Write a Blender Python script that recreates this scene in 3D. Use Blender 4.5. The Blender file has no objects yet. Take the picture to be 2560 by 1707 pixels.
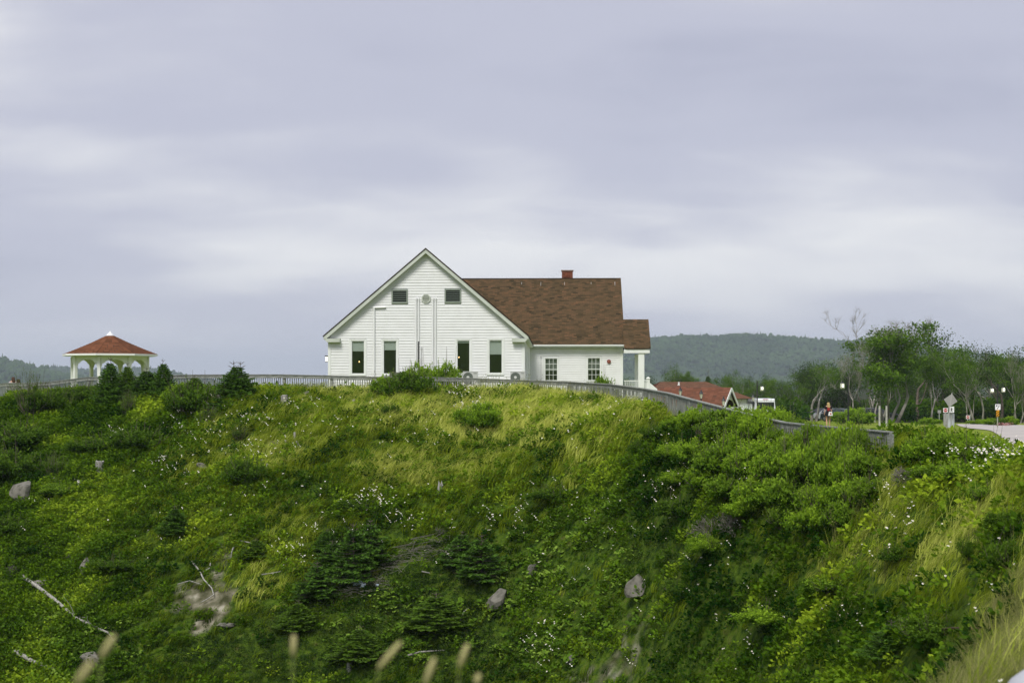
import bpy, math, random
import numpy as np
from mathutils import Vector, Matrix
# ------------------------------------------------------------------ camera, sky, sun, exposure
SC = bpy.context.scene
F = 3555.0; HX, HY = 1280.0, 965.0            # focal length and horizon in pixels of the 2560 px wide photograph
cam_d = bpy.data.cameras.new('camera'); cam = bpy.data.objects.new('camera', cam_d); SC.collection.objects.link(cam)
cam_d.sensor_width = 36.0; cam_d.lens = 36.0*F/2560.0
cam_d.shift_y = (HY-853.5)/2560.0
cam_d.clip_start = 0.2; cam_d.clip_end = 20000
cam.location = (0, 0, 0); cam.rotation_euler = (math.pi/2, 0, 0)
cam_d.dof.use_dof = True; cam_d.dof.focus_distance = 68; cam_d.dof.aperture_fstop = 3.2
SC.camera = cam
SC.view_settings.view_transform = 'Standard'; SC.view_settings.look = 'None'
SC.view_settings.exposure = 0.22; SC.view_settings.gamma = 1.0; SC.view_settings.use_curve_mapping = False
SC.render.engine = 'CYCLES'
SC.cycles.max_bounces = 6; SC.cycles.diffuse_bounces = 3; SC.cycles.transmission_bounces = 4; SC.cycles.transparent_max_bounces = 6
SC.cycles.volume_bounces = 0; SC.cycles.volume_step_rate = 4.0
SUN_EL, SUN_AZ = math.radians(52), math.radians(200)   # azimuth from +Y clockwise: behind the camera, a little to its left

W = bpy.data.worlds.new('World'); SC.world = W; W.use_nodes = True
def build_world():
    nt = W.node_tree; nt.nodes.clear(); N = nt.nodes.new; L = nt.links.new
    out = N('ShaderNodeOutputWorld'); bg = N('ShaderNodeBackground'); L(bg.outputs[0], out.inputs[0])
    tc = N('ShaderNodeTexCoord')
    sep = N('ShaderNodeSeparateXYZ'); L(tc.outputs['Generated'], sep.inputs[0])
    def M(op, a, b=None, c=None):
        n = N('ShaderNodeMath'); n.operation = op
        for i, v in enumerate((a, b, c)):
            if v is None: continue
            if isinstance(v, (int, float)): n.inputs[i].default_value = v
            else: L(v, n.inputs[i])
        return n.outputs[0]
    z = M('MAXIMUM', sep.outputs[2], 0.0)
    zz = M('ADD', z, 0.24)
    cx = M('DIVIDE', sep.outputs[0], zz); cy = M('DIVIDE', sep.outputs[1], zz)
    com = N('ShaderNodeCombineXYZ'); L(cx, com.inputs[0]); L(cy, com.inputs[1])
    def noise(sx, sy, off, sc, det, rough, dist=0.0):
        mp = N('ShaderNodeMapping'); mp.inputs['Scale'].default_value = (sx, sy, 1); mp.inputs['Location'].default_value = off
        L(com.outputs[0], mp.inputs[0])
        n = N('ShaderNodeTexNoise'); n.inputs['Scale'].default_value = sc; n.inputs['Detail'].default_value = det
        n.inputs['Roughness'].default_value = rough; n.inputs['Distortion'].default_value = dist; L(mp.outputs[0], n.inputs['Vector'])
        return n.outputs[0]
    n1 = noise(0.9, 1.1, SKY_OFF, 1.0, 2.0, 0.45, 0.25)
    n2 = noise(1.8, 2.6, (3.1, 7.7, 0), 1.6, 4.0, 0.48, 0.35)
    n3 = noise(1.3, 6.0, (9.1, 1.7, 0), 1.2, 4.0, 0.5, 0.5)
    s = M('MULTIPLY', n1, 0.48); s = M('ADD', s, M('MULTIPLY', n2, 0.15)); s = M('ADD', s, M('MULTIPLY', n3, 0.05)); s = M('ADD', s, 0.145)
    # the layer is thinnest in a wide band low over the land, a little right of the middle
    u = M('DIVIDE', M('SUBTRACT', sep.outputs[0], 0.04), 0.36); v = M('DIVIDE', M('SUBTRACT', sep.outputs[2], 0.115), 0.070)
    gq = M('ADD', M('MULTIPLY', u, u), M('MULTIPLY', v, v)); s = M('ADD', s, M('MULTIPLY', M('EXPONENT', M('MULTIPLY', gq, -1.0)), 0.10))
    ramp = N('ShaderNodeValToRGB'); cr = ramp.color_ramp; cr.interpolation = 'EASE'
    cr.elements[0].position = 0.34; cr.elements[0].color = (0.34, 0.355, 0.465, 1)
    cr.elements[1].position = 0.64; cr.elements[1].color = (0.80, 0.80, 0.81, 1)
    e = cr.elements.new(0.49); e.color = (0.490, 0.500, 0.600, 1)
    L(s, ramp.inputs[0])
    # clearer, slightly blue-grey band at the horizon
    hz = N('ShaderNodeMapRange'); hz.inputs['From Min'].default_value = 0.0; hz.inputs['From Max'].default_value = 0.10
    hz.inputs['To Min'].default_value = 0.85; hz.inputs['To Max'].default_value = 0.0; L(z, hz.inputs['Value'])
    mx = N('ShaderNodeMixRGB'); L(hz.outputs[0], mx.inputs[0]); L(ramp.outputs[0], mx.inputs[1]); mx.inputs[2].default_value = (0.545, 0.555, 0.635, 1)
    # the layer is thinner and brighter towards the zenith, as under any overcast
    zen = N('ShaderNodeMapRange'); zen.inputs['From Min'].default_value = 0.25; zen.inputs['From Max'].default_value = 1.0
    zen.inputs['To Min'].default_value = 1.0; zen.inputs['To Max'].default_value = 1.25; L(z, zen.inputs['Value'])
    vm = N('ShaderNodeVectorMath'); vm.operation = 'SCALE'; L(mx.outputs[0], vm.inputs[0]); L(zen.outputs[0], vm.inputs['Scale'])
    sky = N('ShaderNodeTexSky'); sky.sky_type = 'NISHITA'; sky.sun_disc = False; sky.sun_elevation = SUN_EL; sky.sun_rotation = SUN_AZ
    sk = N('ShaderNodeVectorMath'); sk.operation = 'SCALE'; L(sky.outputs[0], sk.inputs[0]); sk.inputs['Scale'].default_value = 0.08
    m2 = N('ShaderNodeMixRGB'); m2.inputs[0].default_value = 0.93; L(sk.outputs[0], m2.inputs[1]); L(vm.outputs[0], m2.inputs[2])
    L(m2.outputs[0], bg.inputs[0]); bg.inputs[1].default_value = 1.0
SKY_OFF = (4.3, 2.2, 0)
build_world()
sun_d = bpy.data.lights.new('sun', 'SUN'); sun = bpy.data.objects.new('sun', sun_d); SC.collection.objects.link(sun)
sun_d.energy = 2.8; sun_d.angle = math.radians(22); sun_d.color = (1.0, 0.965, 0.90)
sd = Vector((math.sin(SUN_AZ)*math.cos(SUN_EL), math.cos(SUN_AZ)*math.cos(SUN_EL), math.sin(SUN_EL)))
sun.rotation_euler = (-sd).to_track_quat('-Z', 'Y').to_euler(); sun.location = (0, -20, 40)

# ------------------------------------------------------------------ helpers
rng = np.random.default_rng(7); random.seed(7)
def P(px, py, d): return Vector(((px-HX)/F*d, d, (HY-py)/F*d))
def proj(x, y, z): return HX+F*x/y, HY-F*z/y
def link(o): SC.collection.objects.link(o); return o
def tag(o, label=None, cat=None, group=None, kind=None):
    if label: o['label'] = label
    if cat: o['category'] = cat
    if group: o['group'] = group
    if kind: o['kind'] = kind
    return o
def empty(name, loc, label, cat, group=None, rz=0.0):
    o = bpy.data.objects.new(name, None); link(o); o.location = loc; o.rotation_euler = (0, 0, rz); o.empty_display_size = 0.3
    return tag(o, label, cat, group)
def child(name, me, parent=None, label=None, kind=None, loc=None):
    o = bpy.data.objects.new(name, me); link(o)
    if parent is not None: o.parent = parent
    if loc is not None: o.location = loc
    return tag(o, label, None, None, kind)
def np_mesh(name, V, Fq, mat, attrs=None, smooth=False, tris=None):
    """V (n,3); Fq (m,4) or (m,3) faces; attrs {name: (n,) floats} on points"""
    me = bpy.data.meshes.new(name); V = np.asarray(V, np.float32); fs = [np.asarray(f, np.int32) for f in ([Fq] + ([tris] if tris is not None else [])) if f is not None and len(f)]
    nl = sum(f.size for f in fs); npoly = sum(len(f) for f in fs)
    me.vertices.add(len(V)); me.vertices.foreach_set('co', V.ravel())
    me.loops.add(nl); me.loops.foreach_set('vertex_index', np.concatenate([f.ravel() for f in fs]))
    st = []; off = 0
    for f in fs:
        k = f.shape[1]; st.append(off+np.arange(len(f))*k); off += f.size
    me.polygons.add(npoly); me.polygons.foreach_set('loop_start', np.concatenate(st).astype(np.int32))
    me.update(calc_edges=True); me.validate()
    if smooth: me.polygons.foreach_set('use_smooth', np.ones(len(me.polygons), bool))
    for k, a in (attrs or {}).items():
        at = me.attributes.new(k, 'FLOAT', 'POINT'); at.data.foreach_set('value', np.asarray(a, np.float32))
    if mat: me.materials.append(mat)
    return me
class MB:
    """collects boxes, prisms and tubes that become ONE mesh"""
    def __init__(s): s.v = []; s.f = []
    def add(s, vs, fs):
        n = len(s.v); s.v += [tuple(v) for v in vs]; s.f += [tuple(i+n for i in f) for f in fs]; return s
    def hexa(s, p):   # 8 points: bottom 4 ccw, top 4 ccw
        return s.add(p, [(3,2,1,0),(4,5,6,7),(0,1,5,4),(1,2,6,5),(2,3,7,6),(3,0,4,7)])
    def box(s, x0, x1, y0, y1, z0, z1):
        return s.hexa([(x0,y0,z0),(x1,y0,z0),(x1,y1,z0),(x0,y1,z0),(x0,y0,z1),(x1,y0,z1),(x1,y1,z1),(x0,y1,z1)])
    def beam(s, a, b, w, h, up=(0,0,1)):   # box along a->b
        a, b = Vector(a), Vector(b); d = (b-a).normalized(); sd_ = d.cross(Vector(up)); sd_.normalize(); u = sd_.cross(d).normalized()
        q = [a-sd_*w/2-u*h/2, a+sd_*w/2-u*h/2, b+sd_*w/2-u*h/2, b-sd_*w/2-u*h/2]
        return s.hexa(q+[p+u*h for p in q])
    def prism(s, pts, y0, y1):   # polygon in xz, ccw seen from -y, extruded along y
        n = len(pts); vs = [(x, y0, z) for x, z in pts]+[(x, y1, z) for x, z in pts]
        return s.add(vs, [tuple(range(n)), tuple(range(2*n-1, n-1, -1))]+[((i+1) % n, i, i+n, (i+1) % n+n) for i in range(n)])
    def tube(s, pts, rad, n=6, cap=True):
        pts = [Vector(p) for p in pts]; k = len(pts)
        if not hasattr(rad, '__len__'): rad = [rad]*k
        t0 = (pts[1]-pts[0]).normalized(); ref = Vector((1,0,0)) if abs(t0.x) < .8 else Vector((0,1,0))
        vs = []
        for i, p in enumerate(pts):
            t = (pts[min(i+1,k-1)]-pts[max(i-1,0)]).normalized(); a = t.cross(ref).normalized(); b = t.cross(a).normalized()
            for j in range(n):
                th = 2*math.pi*j/n; vs.append(p+(a*math.cos(th)+b*math.sin(th))*rad[i])
        fs = [(i*n+j, i*n+(j+1) % n, (i+1)*n+(j+1) % n, (i+1)*n+j) for i in range(k-1) for j in range(n)]
        if cap: fs += [tuple(range(n))[::-1], tuple(range((k-1)*n, k*n))]
        return s.add(vs, fs)
    def lathe(s, prof, n=16, c=(0,0,0)):   # prof [(r,z)] bottom to top
        vs = [(c[0]+r*math.cos(2*math.pi*j/n), c[1]+r*math.sin(2*math.pi*j/n), c[2]+z) for r, z in prof for j in range(n)]; k = len(prof)
        fs = [(i*n+j, i*n+(j+1) % n, (i+1)*n+(j+1) % n, (i+1)*n+j) for i in range(k-1) for j in range(n)]
        return s.add(vs, fs+[tuple(range(n))[::-1], tuple(range((k-1)*n, k*n))])
    def disc(s, c, r, y0, y1, n=20):  # short cylinder whose axis is y
        return s.prism([(c[0]+r*math.cos(2*math.pi*j/n), c[1]+r*math.sin(2*math.pi*j/n)) for j in range(n)], y0, y1)
    def mesh(s, name, mat, smooth=False):
        me = bpy.data.meshes.new(name); me.from_pydata(s.v, [], s.f); me.update()
        if smooth: me.polygons.foreach_set('use_smooth', np.ones(len(me.polygons), bool))
        if mat: me.materials.append(mat)
        return me
    def build(s, name, mat, parent=None, label=None, kind=None, smooth=False):
        return child(name, s.mesh(name, mat, smooth), parent, label, kind)
def _lat(ix, iy, seed):
    h = (ix.astype(np.int64)*374761393 + iy.astype(np.int64)*668265263 + seed*974711) & 0xffffffff
    h = ((h ^ (h >> 13))*1274126177) & 0xffffffff
    return ((h ^ (h >> 16)) & 0xffff)/65535.0
def vn(x, y, sc, seed=0, octv=1):
    x = np.asarray(x, float)/sc; y = np.asarray(y, float)/sc; tot = 0; amp = 1; nrm = 0
    for o in range(octv):
        ix = np.floor(x); iy = np.floor(y); fx = x-ix; fy = y-iy; fx = fx*fx*(3-2*fx); fy = fy*fy*(3-2*fy)
        a = _lat(ix, iy, seed+o); b = _lat(ix+1, iy, seed+o); c = _lat(ix, iy+1, seed+o); d = _lat(ix+1, iy+1, seed+o)
        tot = tot+amp*((a*(1-fx)+b*fx)*(1-fy)+(c*(1-fx)+d*fx)*fy); nrm += amp; amp *= .5; x = x*2.03+5.1; y = y*2.03+1.7
    return tot/nrm

# ------------------------------------------------------------------ materials
def mat(name, c1, c2=None, rough=0.8, scale=4.0, spec=0.2, bump=0.0, bscale=40.0, stretch=(1,1,1), metallic=0.0, lo=0.35, hi=0.65, det=4.0, emit=None, estr=0.0, coord='Object'):
    m = bpy.data.materials.new(name); m.use_nodes = True; nt = m.node_tree; b = nt.nodes['Principled BSDF']; N = nt.nodes.new; L = nt.links.new
    b.inputs['Roughness'].default_value = rough; b.inputs['Specular IOR Level'].default_value = spec; b.inputs['Metallic'].default_value = metallic
    b.inputs['Base Color'].default_value = (*c1, 1)
    if c2 or bump:
        tc = N('ShaderNodeTexCoord'); mp = N('ShaderNodeMapping'); mp.inputs['Scale'].default_value = stretch
        if coord == 'World': g = N('ShaderNodeNewGeometry'); L(g.outputs['Position'], mp.inputs[0])
        else: L(tc.outputs[coord], mp.inputs[0])
    if c2:
        n = N('ShaderNodeTexNoise'); n.inputs['Scale'].default_value = scale; n.inputs['Detail'].default_value = det; L(mp.outputs[0], n.inputs[0])
        r = N('ShaderNodeMapRange'); r.inputs[1].default_value = lo; r.inputs[2].default_value = hi; L(n.outputs[0], r.inputs[0])
        x = N('ShaderNodeMixRGB'); x.inputs[1].default_value = (*c1, 1); x.inputs[2].default_value = (*c2, 1); L(r.outputs[0], x.inputs[0]); L(x.outputs[0], b.inputs['Base Color'])
    if bump:
        n = N('ShaderNodeTexNoise'); n.inputs['Scale'].default_value = bscale; n.inputs['Detail'].default_value = 5; L(mp.outputs[0], n.inputs[0])
        bp = N('ShaderNodeBump'); bp.inputs['Strength'].default_value = bump; bp.inputs['Distance'].default_value = 0.02; L(n.outputs[0], bp.inputs['Height']); L(bp.outputs[0], b.inputs['Normal'])
    if emit: b.inputs['Emission Color'].default_value = (*emit, 1); b.inputs['Emission Strength'].default_value = estr
    return m
def leaf_mat(name, ca, cb, attr='lc', inst=False, trans=0.35, rough=0.6, spec=0.05, cc=None, patch=None):
    """leaf colour between ca and cb by a per-leaf (or per-plant) value; some light passes through"""
    m = bpy.data.materials.new(name); m.use_nodes = True; nt = m.node_tree; nt.nodes.clear(); N = nt.nodes.new; L = nt.links.new
    out = N('ShaderNodeOutputMaterial'); b = N('ShaderNodeBsdfPrincipled'); b.inputs['Roughness'].default_value = rough; b.inputs['Specular IOR Level'].default_value = spec
    t = N('ShaderNodeBsdfTranslucent'); mx = N('ShaderNodeMixShader'); mx.inputs[0].default_value = trans
    a = N('ShaderNodeAttribute'); a.attribute_name = attr; a.attribute_type = 'INSTANCER' if inst else 'GEOMETRY'
    r = N('ShaderNodeValToRGB'); cr = r.color_ramp; cr.elements[0].color = (*ca, 1); cr.elements[1].color = (*cb, 1)
    if cc: e = cr.elements.new(0.5); e.color = (*cc, 1)
    val = a.outputs['Fac']
    if inst:  # add the variation from blade to blade inside a tuft
        a2 = N('ShaderNodeAttribute'); a2.attribute_name = 'lc'; a2.attribute_type = 'GEOMETRY'
        md = N('ShaderNodeMath'); md.operation = 'MULTIPLY_ADD'; L(a2.outputs['Fac'], md.inputs[0]); md.inputs[1].default_value = 0.36; L(val, md.inputs[2])
        ms = N('ShaderNodeMath'); ms.operation = 'SUBTRACT'; L(md.outputs[0], ms.inputs[0]); ms.inputs[1].default_value = 0.18; val = ms.outputs[0]
    L(val, r.inputs[0]); L(r.outputs[0], b.inputs['Base Color']); L(r.outputs[0], t.inputs[0])
    L(b.outputs[0], mx.inputs[1]); L(t.outputs[0], mx.inputs[2]); L(mx.outputs[0], out.inputs[0])
    return m
# ------------------------------------------------------------------ lie of the land (one height function for everything)
FENCE = [(-60,968,77),(17,957.5,75.5),(70,957.5,73.5),(125,955,71),(221,943,69),(345,940.5,67),(474,937,65),(590,936.5,64),(710,936.5,63.5),(829,939,63),(932,942,62.5),
         (1048,943,61.5),(1164,945,60.5),(1283,949.5,60),(1423,954.5,58),(1531,961,54.5),(1611,971.5,52),(1673,983,49.5),(1728,998,47),(1790,1014,45),
         (1850,1030,43.2),(1905,1043.5,41.7),(1962,1056,40.2),(2040,1064,38.6),(2135,1072,36.6),(2228,1080,35)]
FP = [P(*q) for q in FENCE]                       # rail-top points
RAIL_H = 1.05
def tps_fit(pts):
    A = np.array(pts, float); n = len(A); X = A[:, :2]; z = A[:, 2]
    d = np.linalg.norm(X[:, None]-X[None], axis=2); K = np.where(d > 0, d**2*np.log(d+1e-9), 0)+np.eye(n)*0.6
    Pm = np.c_[np.ones(n), X]; M_ = np.zeros((n+3, n+3)); M_[:n, :n] = K; M_[:n, n:] = Pm; M_[n:, :n] = Pm.T
    return X, np.linalg.solve(M_, np.r_[z, 0, 0, 0])
BANK = [(-200,1000,70),(-200,1250,58),(-200,1707,45),
        (0,992,70),(0,1100,62),(0,1250,56),(0,1450,51),(0,1707,46),(250,992,67),(250,1100,60),(250,1250,55),(250,1450,50),(250,1707,45.5),
        (500,990,63),(500,1100,57.5),(500,1250,53),(500,1450,49),(500,1707,45),(750,990,61.5),(750,1100,56),(750,1250,52),(750,1450,48),(750,1707,44.5),
        (1000,992,60),(1000,1100,55),(1000,1250,51),(1000,1450,47.5),(1000,1707,44),(1280,990,58),(1280,1100,53.5),(1280,1250,49.5),(1280,1450,46.5),(1280,1707,43),
        (1460,995,55.5),(1600,1015,50),(1600,1100,47.5),(1600,1250,44.5),(1600,1450,42),(1600,1707,39.5),
        (1800,1090,42.5),(1800,1200,40),(1800,1320,38.5),(1800,1450,37.5),(1800,1707,35.5),
        (2050,1150,37.6),(2050,1250,35.5),(2050,1400,33.5),(2050,1707,30),(2300,1140,33.5),(2300,1250,31),(2300,1450,28),(2300,1707,24),
        (2560,1150,27),(2560,1250,24.5),(2560,1450,20.5),(2560,1620,15),(2620,1640,11),(2800,1180,23),(2800,1500,13)]
pts = [tuple(P(*q)) for q in BANK]+[(p.x, p.y, p.z-(.86 if i_ < 4 else .78 if i_ < 14 else .66 if i_ < 19 else .60)) for i_, p in enumerate(FP)]
pts += [(0,0,-1.62),(-3,1,-1.65),(3,1,-1.6),(0,2.6,-2.1),(-2,3,-2.2),(2,4,-2.1),(3.3,8.5,-1.98),(6,6,-1.6),(8,12,-1.7),(2,9,-3.0),(0,6,-3.4),(-6,6,-3.4),(0,12,-6.2),(-8,14,-7.5),(2,18,-7.2),(0,22,-9.3),(-10,24,-10.2),
        (3.5,17,-6.0),(-18,10,-4),(-22,26,-9.5),(0,32,-10.6),(-10,34,-11.2),(5,22,-7.3),(-20,36,-10.6),(0,38,-10.0),(-10,40,-10.6),(-19,40,-10.2),(9,20,-2.2),(0,-8,-1.5),(-12,-6,-1.7),(10,-6,-1.4),(-24,-8,-2),(24,-8,-1.4)]
pts += [(x, y, -0.95) for y in (74,84,98) for x in (-30,-20,-12,-4)]+[(-30,62,-1.2),(3,72,-1.0),(4,88,-1.3),(3,104,-1.6),(-20,120,-2),(0,120,-2.2)]
pts += [(x, y, -0.8-0.0205*y) for y in (66,84,104,125) for x in (9,18,28,40)]+[(7.5,52,-1.95),(12,46,-1.98),(18,46,-1.95),(14,36,-2.1),(12,32,-2.0),(20,32,-1.95),(28,40,-1.9),(28,20,-1.8),(16,24,-2.0),(22,10,-1.6)]
_X, _w = tps_fit(pts)
def _tps(x, y):
    x = np.atleast_1d(np.asarray(x, float)); y = np.atleast_1d(np.asarray(y, float)); out = np.empty(x.shape); xf, yf = x.ravel(), y.ravel(); of = out.ravel(); n = len(_X)
    for i in range(0, len(xf), 20000):
        a, b = xf[i:i+20000], yf[i:i+20000]; d2 = (a[:, None]-_X[None, :, 0])**2+(b[:, None]-_X[None, :, 1])**2
        of[i:i+20000] = (0.5*d2*np.log(d2+1e-12))@_w[:n]+_w[n]+_w[n+1]*a+_w[n+2]*b
    return of.reshape(x.shape)
def sstep(a, b, v): t = np.clip((v-a)/(b-a), 0, 1); return t*t*(3-2*t)
def gz(x, y):
    """ground height"""
    x = np.asarray(x, float); y = np.asarray(y, float); shp = np.broadcast(x, y).shape; x = np.broadcast_to(x, shp).ravel(); y = np.broadcast_to(y, shp).ravel()
    t = _tps(np.clip(x, -30, 32), np.clip(y, -10, 122))
    bankw = sstep(20, 34, y)*(1-sstep(60, 68, y))*(1-sstep(6, 14, x)*sstep(40, 48, y))
    t = t+bankw*((vn(x, y, 3.3, 3, 2)-.5)*.55+(vn(x, y, 1.1, 9, 2)-.5)*.22)
    far = np.where(x > 2, -0.8-0.0205*np.minimum(y, 215), -2.5)
    seaw = sstep(130, 200, y)*(1-sstep(-60, 20, x)); far = far*(1-seaw)+(-22)*seaw
    w = sstep(108, 128, y); t = t*(1-w)+far*w
    ws = sstep(34, 90, -x); t = t*(1-ws)+(-22)*ws*sstep(40, 60, y)+t*ws*(1-sstep(40, 60, y))
    # wooded rise behind the camera
    rb = sstep(-20, -160, y); t = t+rb*(26+8*vn(x, y, 60, 5, 2))
    return t.reshape(shp) if shp else float(t[0])
def hit(px, py, d0=5.0, d1=150.0):
    d = np.linspace(d0, d1, 1500); x = (px-HX)/F*d; z = (HY-py)/F*d; g = gz(x, d); i = np.argmax(g >= z)
    if g[i] < z[i]: return None
    dd = d[i]; return Vector(((px-HX)/F*dd, dd, float(g[i])))
def axis(lo, hi, step, far_lo, far_hi, g=1.22):
    a = list(np.arange(lo, hi+1e-6, step)); s = step
    while a[-1] < far_hi: s *= g; a.append(a[-1]+s)
    s = step; f = []
    c = lo
    while c > far_lo: s *= g; c -= s; f.append(c)
    return np.array(f[::-1]+a)
def ground():
    xs = axis(-26, 26, 0.42, -6000, 6000); ys = axis(-4, 78, 0.42, -1500, 9000)
    X, Y = np.meshgrid(xs, ys); Z = gz(X, Y); nx, ny = len(xs), len(ys)
    V = np.c_[X.ravel(), Y.ravel(), Z.ravel()]; i = np.arange((ny-1)*(nx-1)); r = i//(nx-1); c = i % (nx-1); a = r*nx+c
    # zones: 0 soil/grass bank, attribute 'lawn' mown grass, 'bare' bare soil
    px, py = proj(X.ravel(), np.maximum(Y.ravel(), 1), Z.ravel())
    lawn = sstep(3.0, 5.5, X.ravel()-np.interp(Y.ravel(), [p.y for p in FP][::-1], [p.x for p in FP][::-1])-0.0)*sstep(36, 40, Y.ravel()); lawn = np.maximum(lawn, sstep(64, 67, Y.ravel()))
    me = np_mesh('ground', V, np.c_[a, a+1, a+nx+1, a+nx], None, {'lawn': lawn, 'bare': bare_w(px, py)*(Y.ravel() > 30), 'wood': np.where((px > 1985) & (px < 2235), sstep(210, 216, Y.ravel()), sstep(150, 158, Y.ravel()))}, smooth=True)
    return me
def ell(px, py, e):
    cx, cy, rx, ry = e[:4]; an = math.radians(e[4]) if len(e) > 4 else 0
    dx, dy = px-cx, py-cy; u = dx*math.cos(an)-dy*math.sin(an); v = dx*math.sin(an)+dy*math.cos(an)
    return np.exp(-((u/rx)**2+(v/ry)**2)**1.5)
def zone(px, py, es): 
    w = np.zeros(np.shape(px))
    for e in es: w = np.maximum(w, ell(px, py, e)*(e[5] if len(e) > 5 else 1))
    return w
BARE = [(500,1490,95,55,20,.58),(552,1500,34,50,-20,.85),(555,1400,30,90,-12,.48),(490,1562,46,16,0,.85),(1570,1660,80,50,0,.5),(1590,1560,36,60,0,.42),(1475,1695,90,36,0,.52)]
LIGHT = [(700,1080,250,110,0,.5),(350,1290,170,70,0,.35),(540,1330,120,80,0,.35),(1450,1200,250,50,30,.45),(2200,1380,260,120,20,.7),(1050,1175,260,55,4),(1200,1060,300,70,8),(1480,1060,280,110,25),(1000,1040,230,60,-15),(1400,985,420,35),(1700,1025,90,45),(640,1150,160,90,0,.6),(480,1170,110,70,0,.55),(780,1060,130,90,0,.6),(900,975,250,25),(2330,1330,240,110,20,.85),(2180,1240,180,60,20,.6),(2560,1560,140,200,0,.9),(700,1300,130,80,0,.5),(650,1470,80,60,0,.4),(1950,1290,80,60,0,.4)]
HERB = [(150,1100,300,110),(100,1300,220,130),(150,1500,230,130),(120,1640,200,90),(350,1250,300,120,0,.5),(2100,1650,400,120,0,.7),(400,1080,110,60),(600,1180,70,50),(330,1000,200,40),(2400,1150,180,60),(1850,1450,200,110,20),(2050,1560,250,130),(1650,1190,150,110,30),(2500,1400,60,120),(60,1020,150,50)]
COLT = [(1400,1370,190,90,35),(1350,1500,130,90),(1520,1430,120,90),(1450,1560,110,80),(1350,1630,110,60),(950,1600,110,70),(160,1600,150,80),(1130,1590,60,40),(1000,1510,60,30)]
MAT = [(1000,1500,260,120),(800,1620,250,120),(1180,1480,130,90),(1180,1640,120,90),(870,1400,130,90),(600,1640,160,70),(1130,1400,90,60),(1640,1400,60,40)]
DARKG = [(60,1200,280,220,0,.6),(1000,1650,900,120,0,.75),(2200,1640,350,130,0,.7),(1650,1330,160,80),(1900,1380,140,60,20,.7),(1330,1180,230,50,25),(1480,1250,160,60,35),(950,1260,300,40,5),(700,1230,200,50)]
def bare_w(px, py): return zone(px, py, BARE)
# ------------------------------------------------------------------ plant kit
M_BARKP = mat('pale_bark', (.36,.34,.29), (.13,.12,.10), scale=2.5, rough=.9, bump=.4, stretch=(1,1,.35), bscale=12)
M_BARKD = mat('grey_brown_bark', (.16,.13,.10), (.08,.065,.05), scale=5, rough=.9, bump=.3)
M_TWIG = mat('dead_grey_wood', (.24,.225,.19), (.11,.10,.08), scale=6, rough=.9)
M_TREE = leaf_mat('tree_leaves', (.022,.060,.005), (.170,.290,.022), cc=(.075,.155,.010))
M_TREED = leaf_mat('dark_tree_leaves', (.012,.030,.005), (.062,.120,.013), cc=(.030,.064,.007))
M_BUSH = leaf_mat('bright_shrub_leaves', (.030,.085,.006), (.300,.460,.030), cc=(.120,.230,.012))
M_BUSH2 = leaf_mat('mid_green_shrub_leaves', (.020,.062,.006), (.210,.340,.026), cc=(.080,.165,.010))
M_BUSHD = leaf_mat('dark_shrub_leaves', (.016,.048,.005), (.125,.220,.018), cc=(.050,.110,.008))
M_NEEDLE = leaf_mat('spruce_needles', (.010,.036,.006), (.120,.240,.028), cc=(.045,.110,.012), trans=.15)
M_NEEDLEL = leaf_mat('young_spruce_needles', (.022,.060,.006), (.150,.260,.025), cc=(.065,.140,.012), trans=.2)
def leaf_cloud(C, D, size, lc, wid=.55, fold=.25):
    """diamond leaves: C centres (n,3), D direction of the midrib, size (n,)"""
    n = len(C); D = D/np.linalg.norm(D, axis=1, keepdims=True); R = rng.normal(size=(n, 3)); S = np.cross(D, R); S /= np.linalg.norm(S, axis=1, keepdims=True); U = np.cross(S, D)
    s = size[:, None]; a = C; b = C+D*s*.5+S*s*wid*.5+U*s*fold*.3; c = C+D*s; d = C+D*s*.5-S*s*wid*.5+U*s*fold*.3
    V = np.stack([a, b, c, d], 1).reshape(-1, 3); i = np.arange(n)*4
    T = np.concatenate([np.c_[i, i+1, i+2], np.c_[i, i+2, i+3]]); return V, T, np.repeat(lc, 4)
def tubes(segs, n=5):
    """segs: list of (p0,p1,r0,r1) numpy -> one mesh arrays"""
    p0 = np.array([s[0] for s in segs]); p1 = np.array([s[1] for s in segs]); r0 = np.array([s[2] for s in segs]); r1 = np.array([s[3] for s in segs])
    t = p1-p0; t /= np.linalg.norm(t, axis=1, keepdims=True)+1e-9; ref = np.where(np.abs(t[:, :1]) < .8, [[1., 0, 0]], [[0, 1., 0]]); a = np.cross(t, ref); a /= np.linalg.norm(a, axis=1, keepdims=True); b = np.cross(t, a)
    th = 2*np.pi*np.arange(n)/n; ring = a[:, None]*np.cos(th)[None, :, None]+b[:, None]*np.sin(th)[None, :, None]
    V = np.concatenate([p0[:, None]+ring*r0[:, None, None], p1[:, None]+ring*r1[:, None, None]], 1).reshape(-1, 3)
    k = np.arange(len(segs))*2*n; j = np.arange(n); jn = (j+1) % n
    Q = np.stack([k[:, None]+j, k[:, None]+jn, k[:, None]+n+jn, k[:, None]+n+j], 2).reshape(-1, 4); return V, Q
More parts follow.
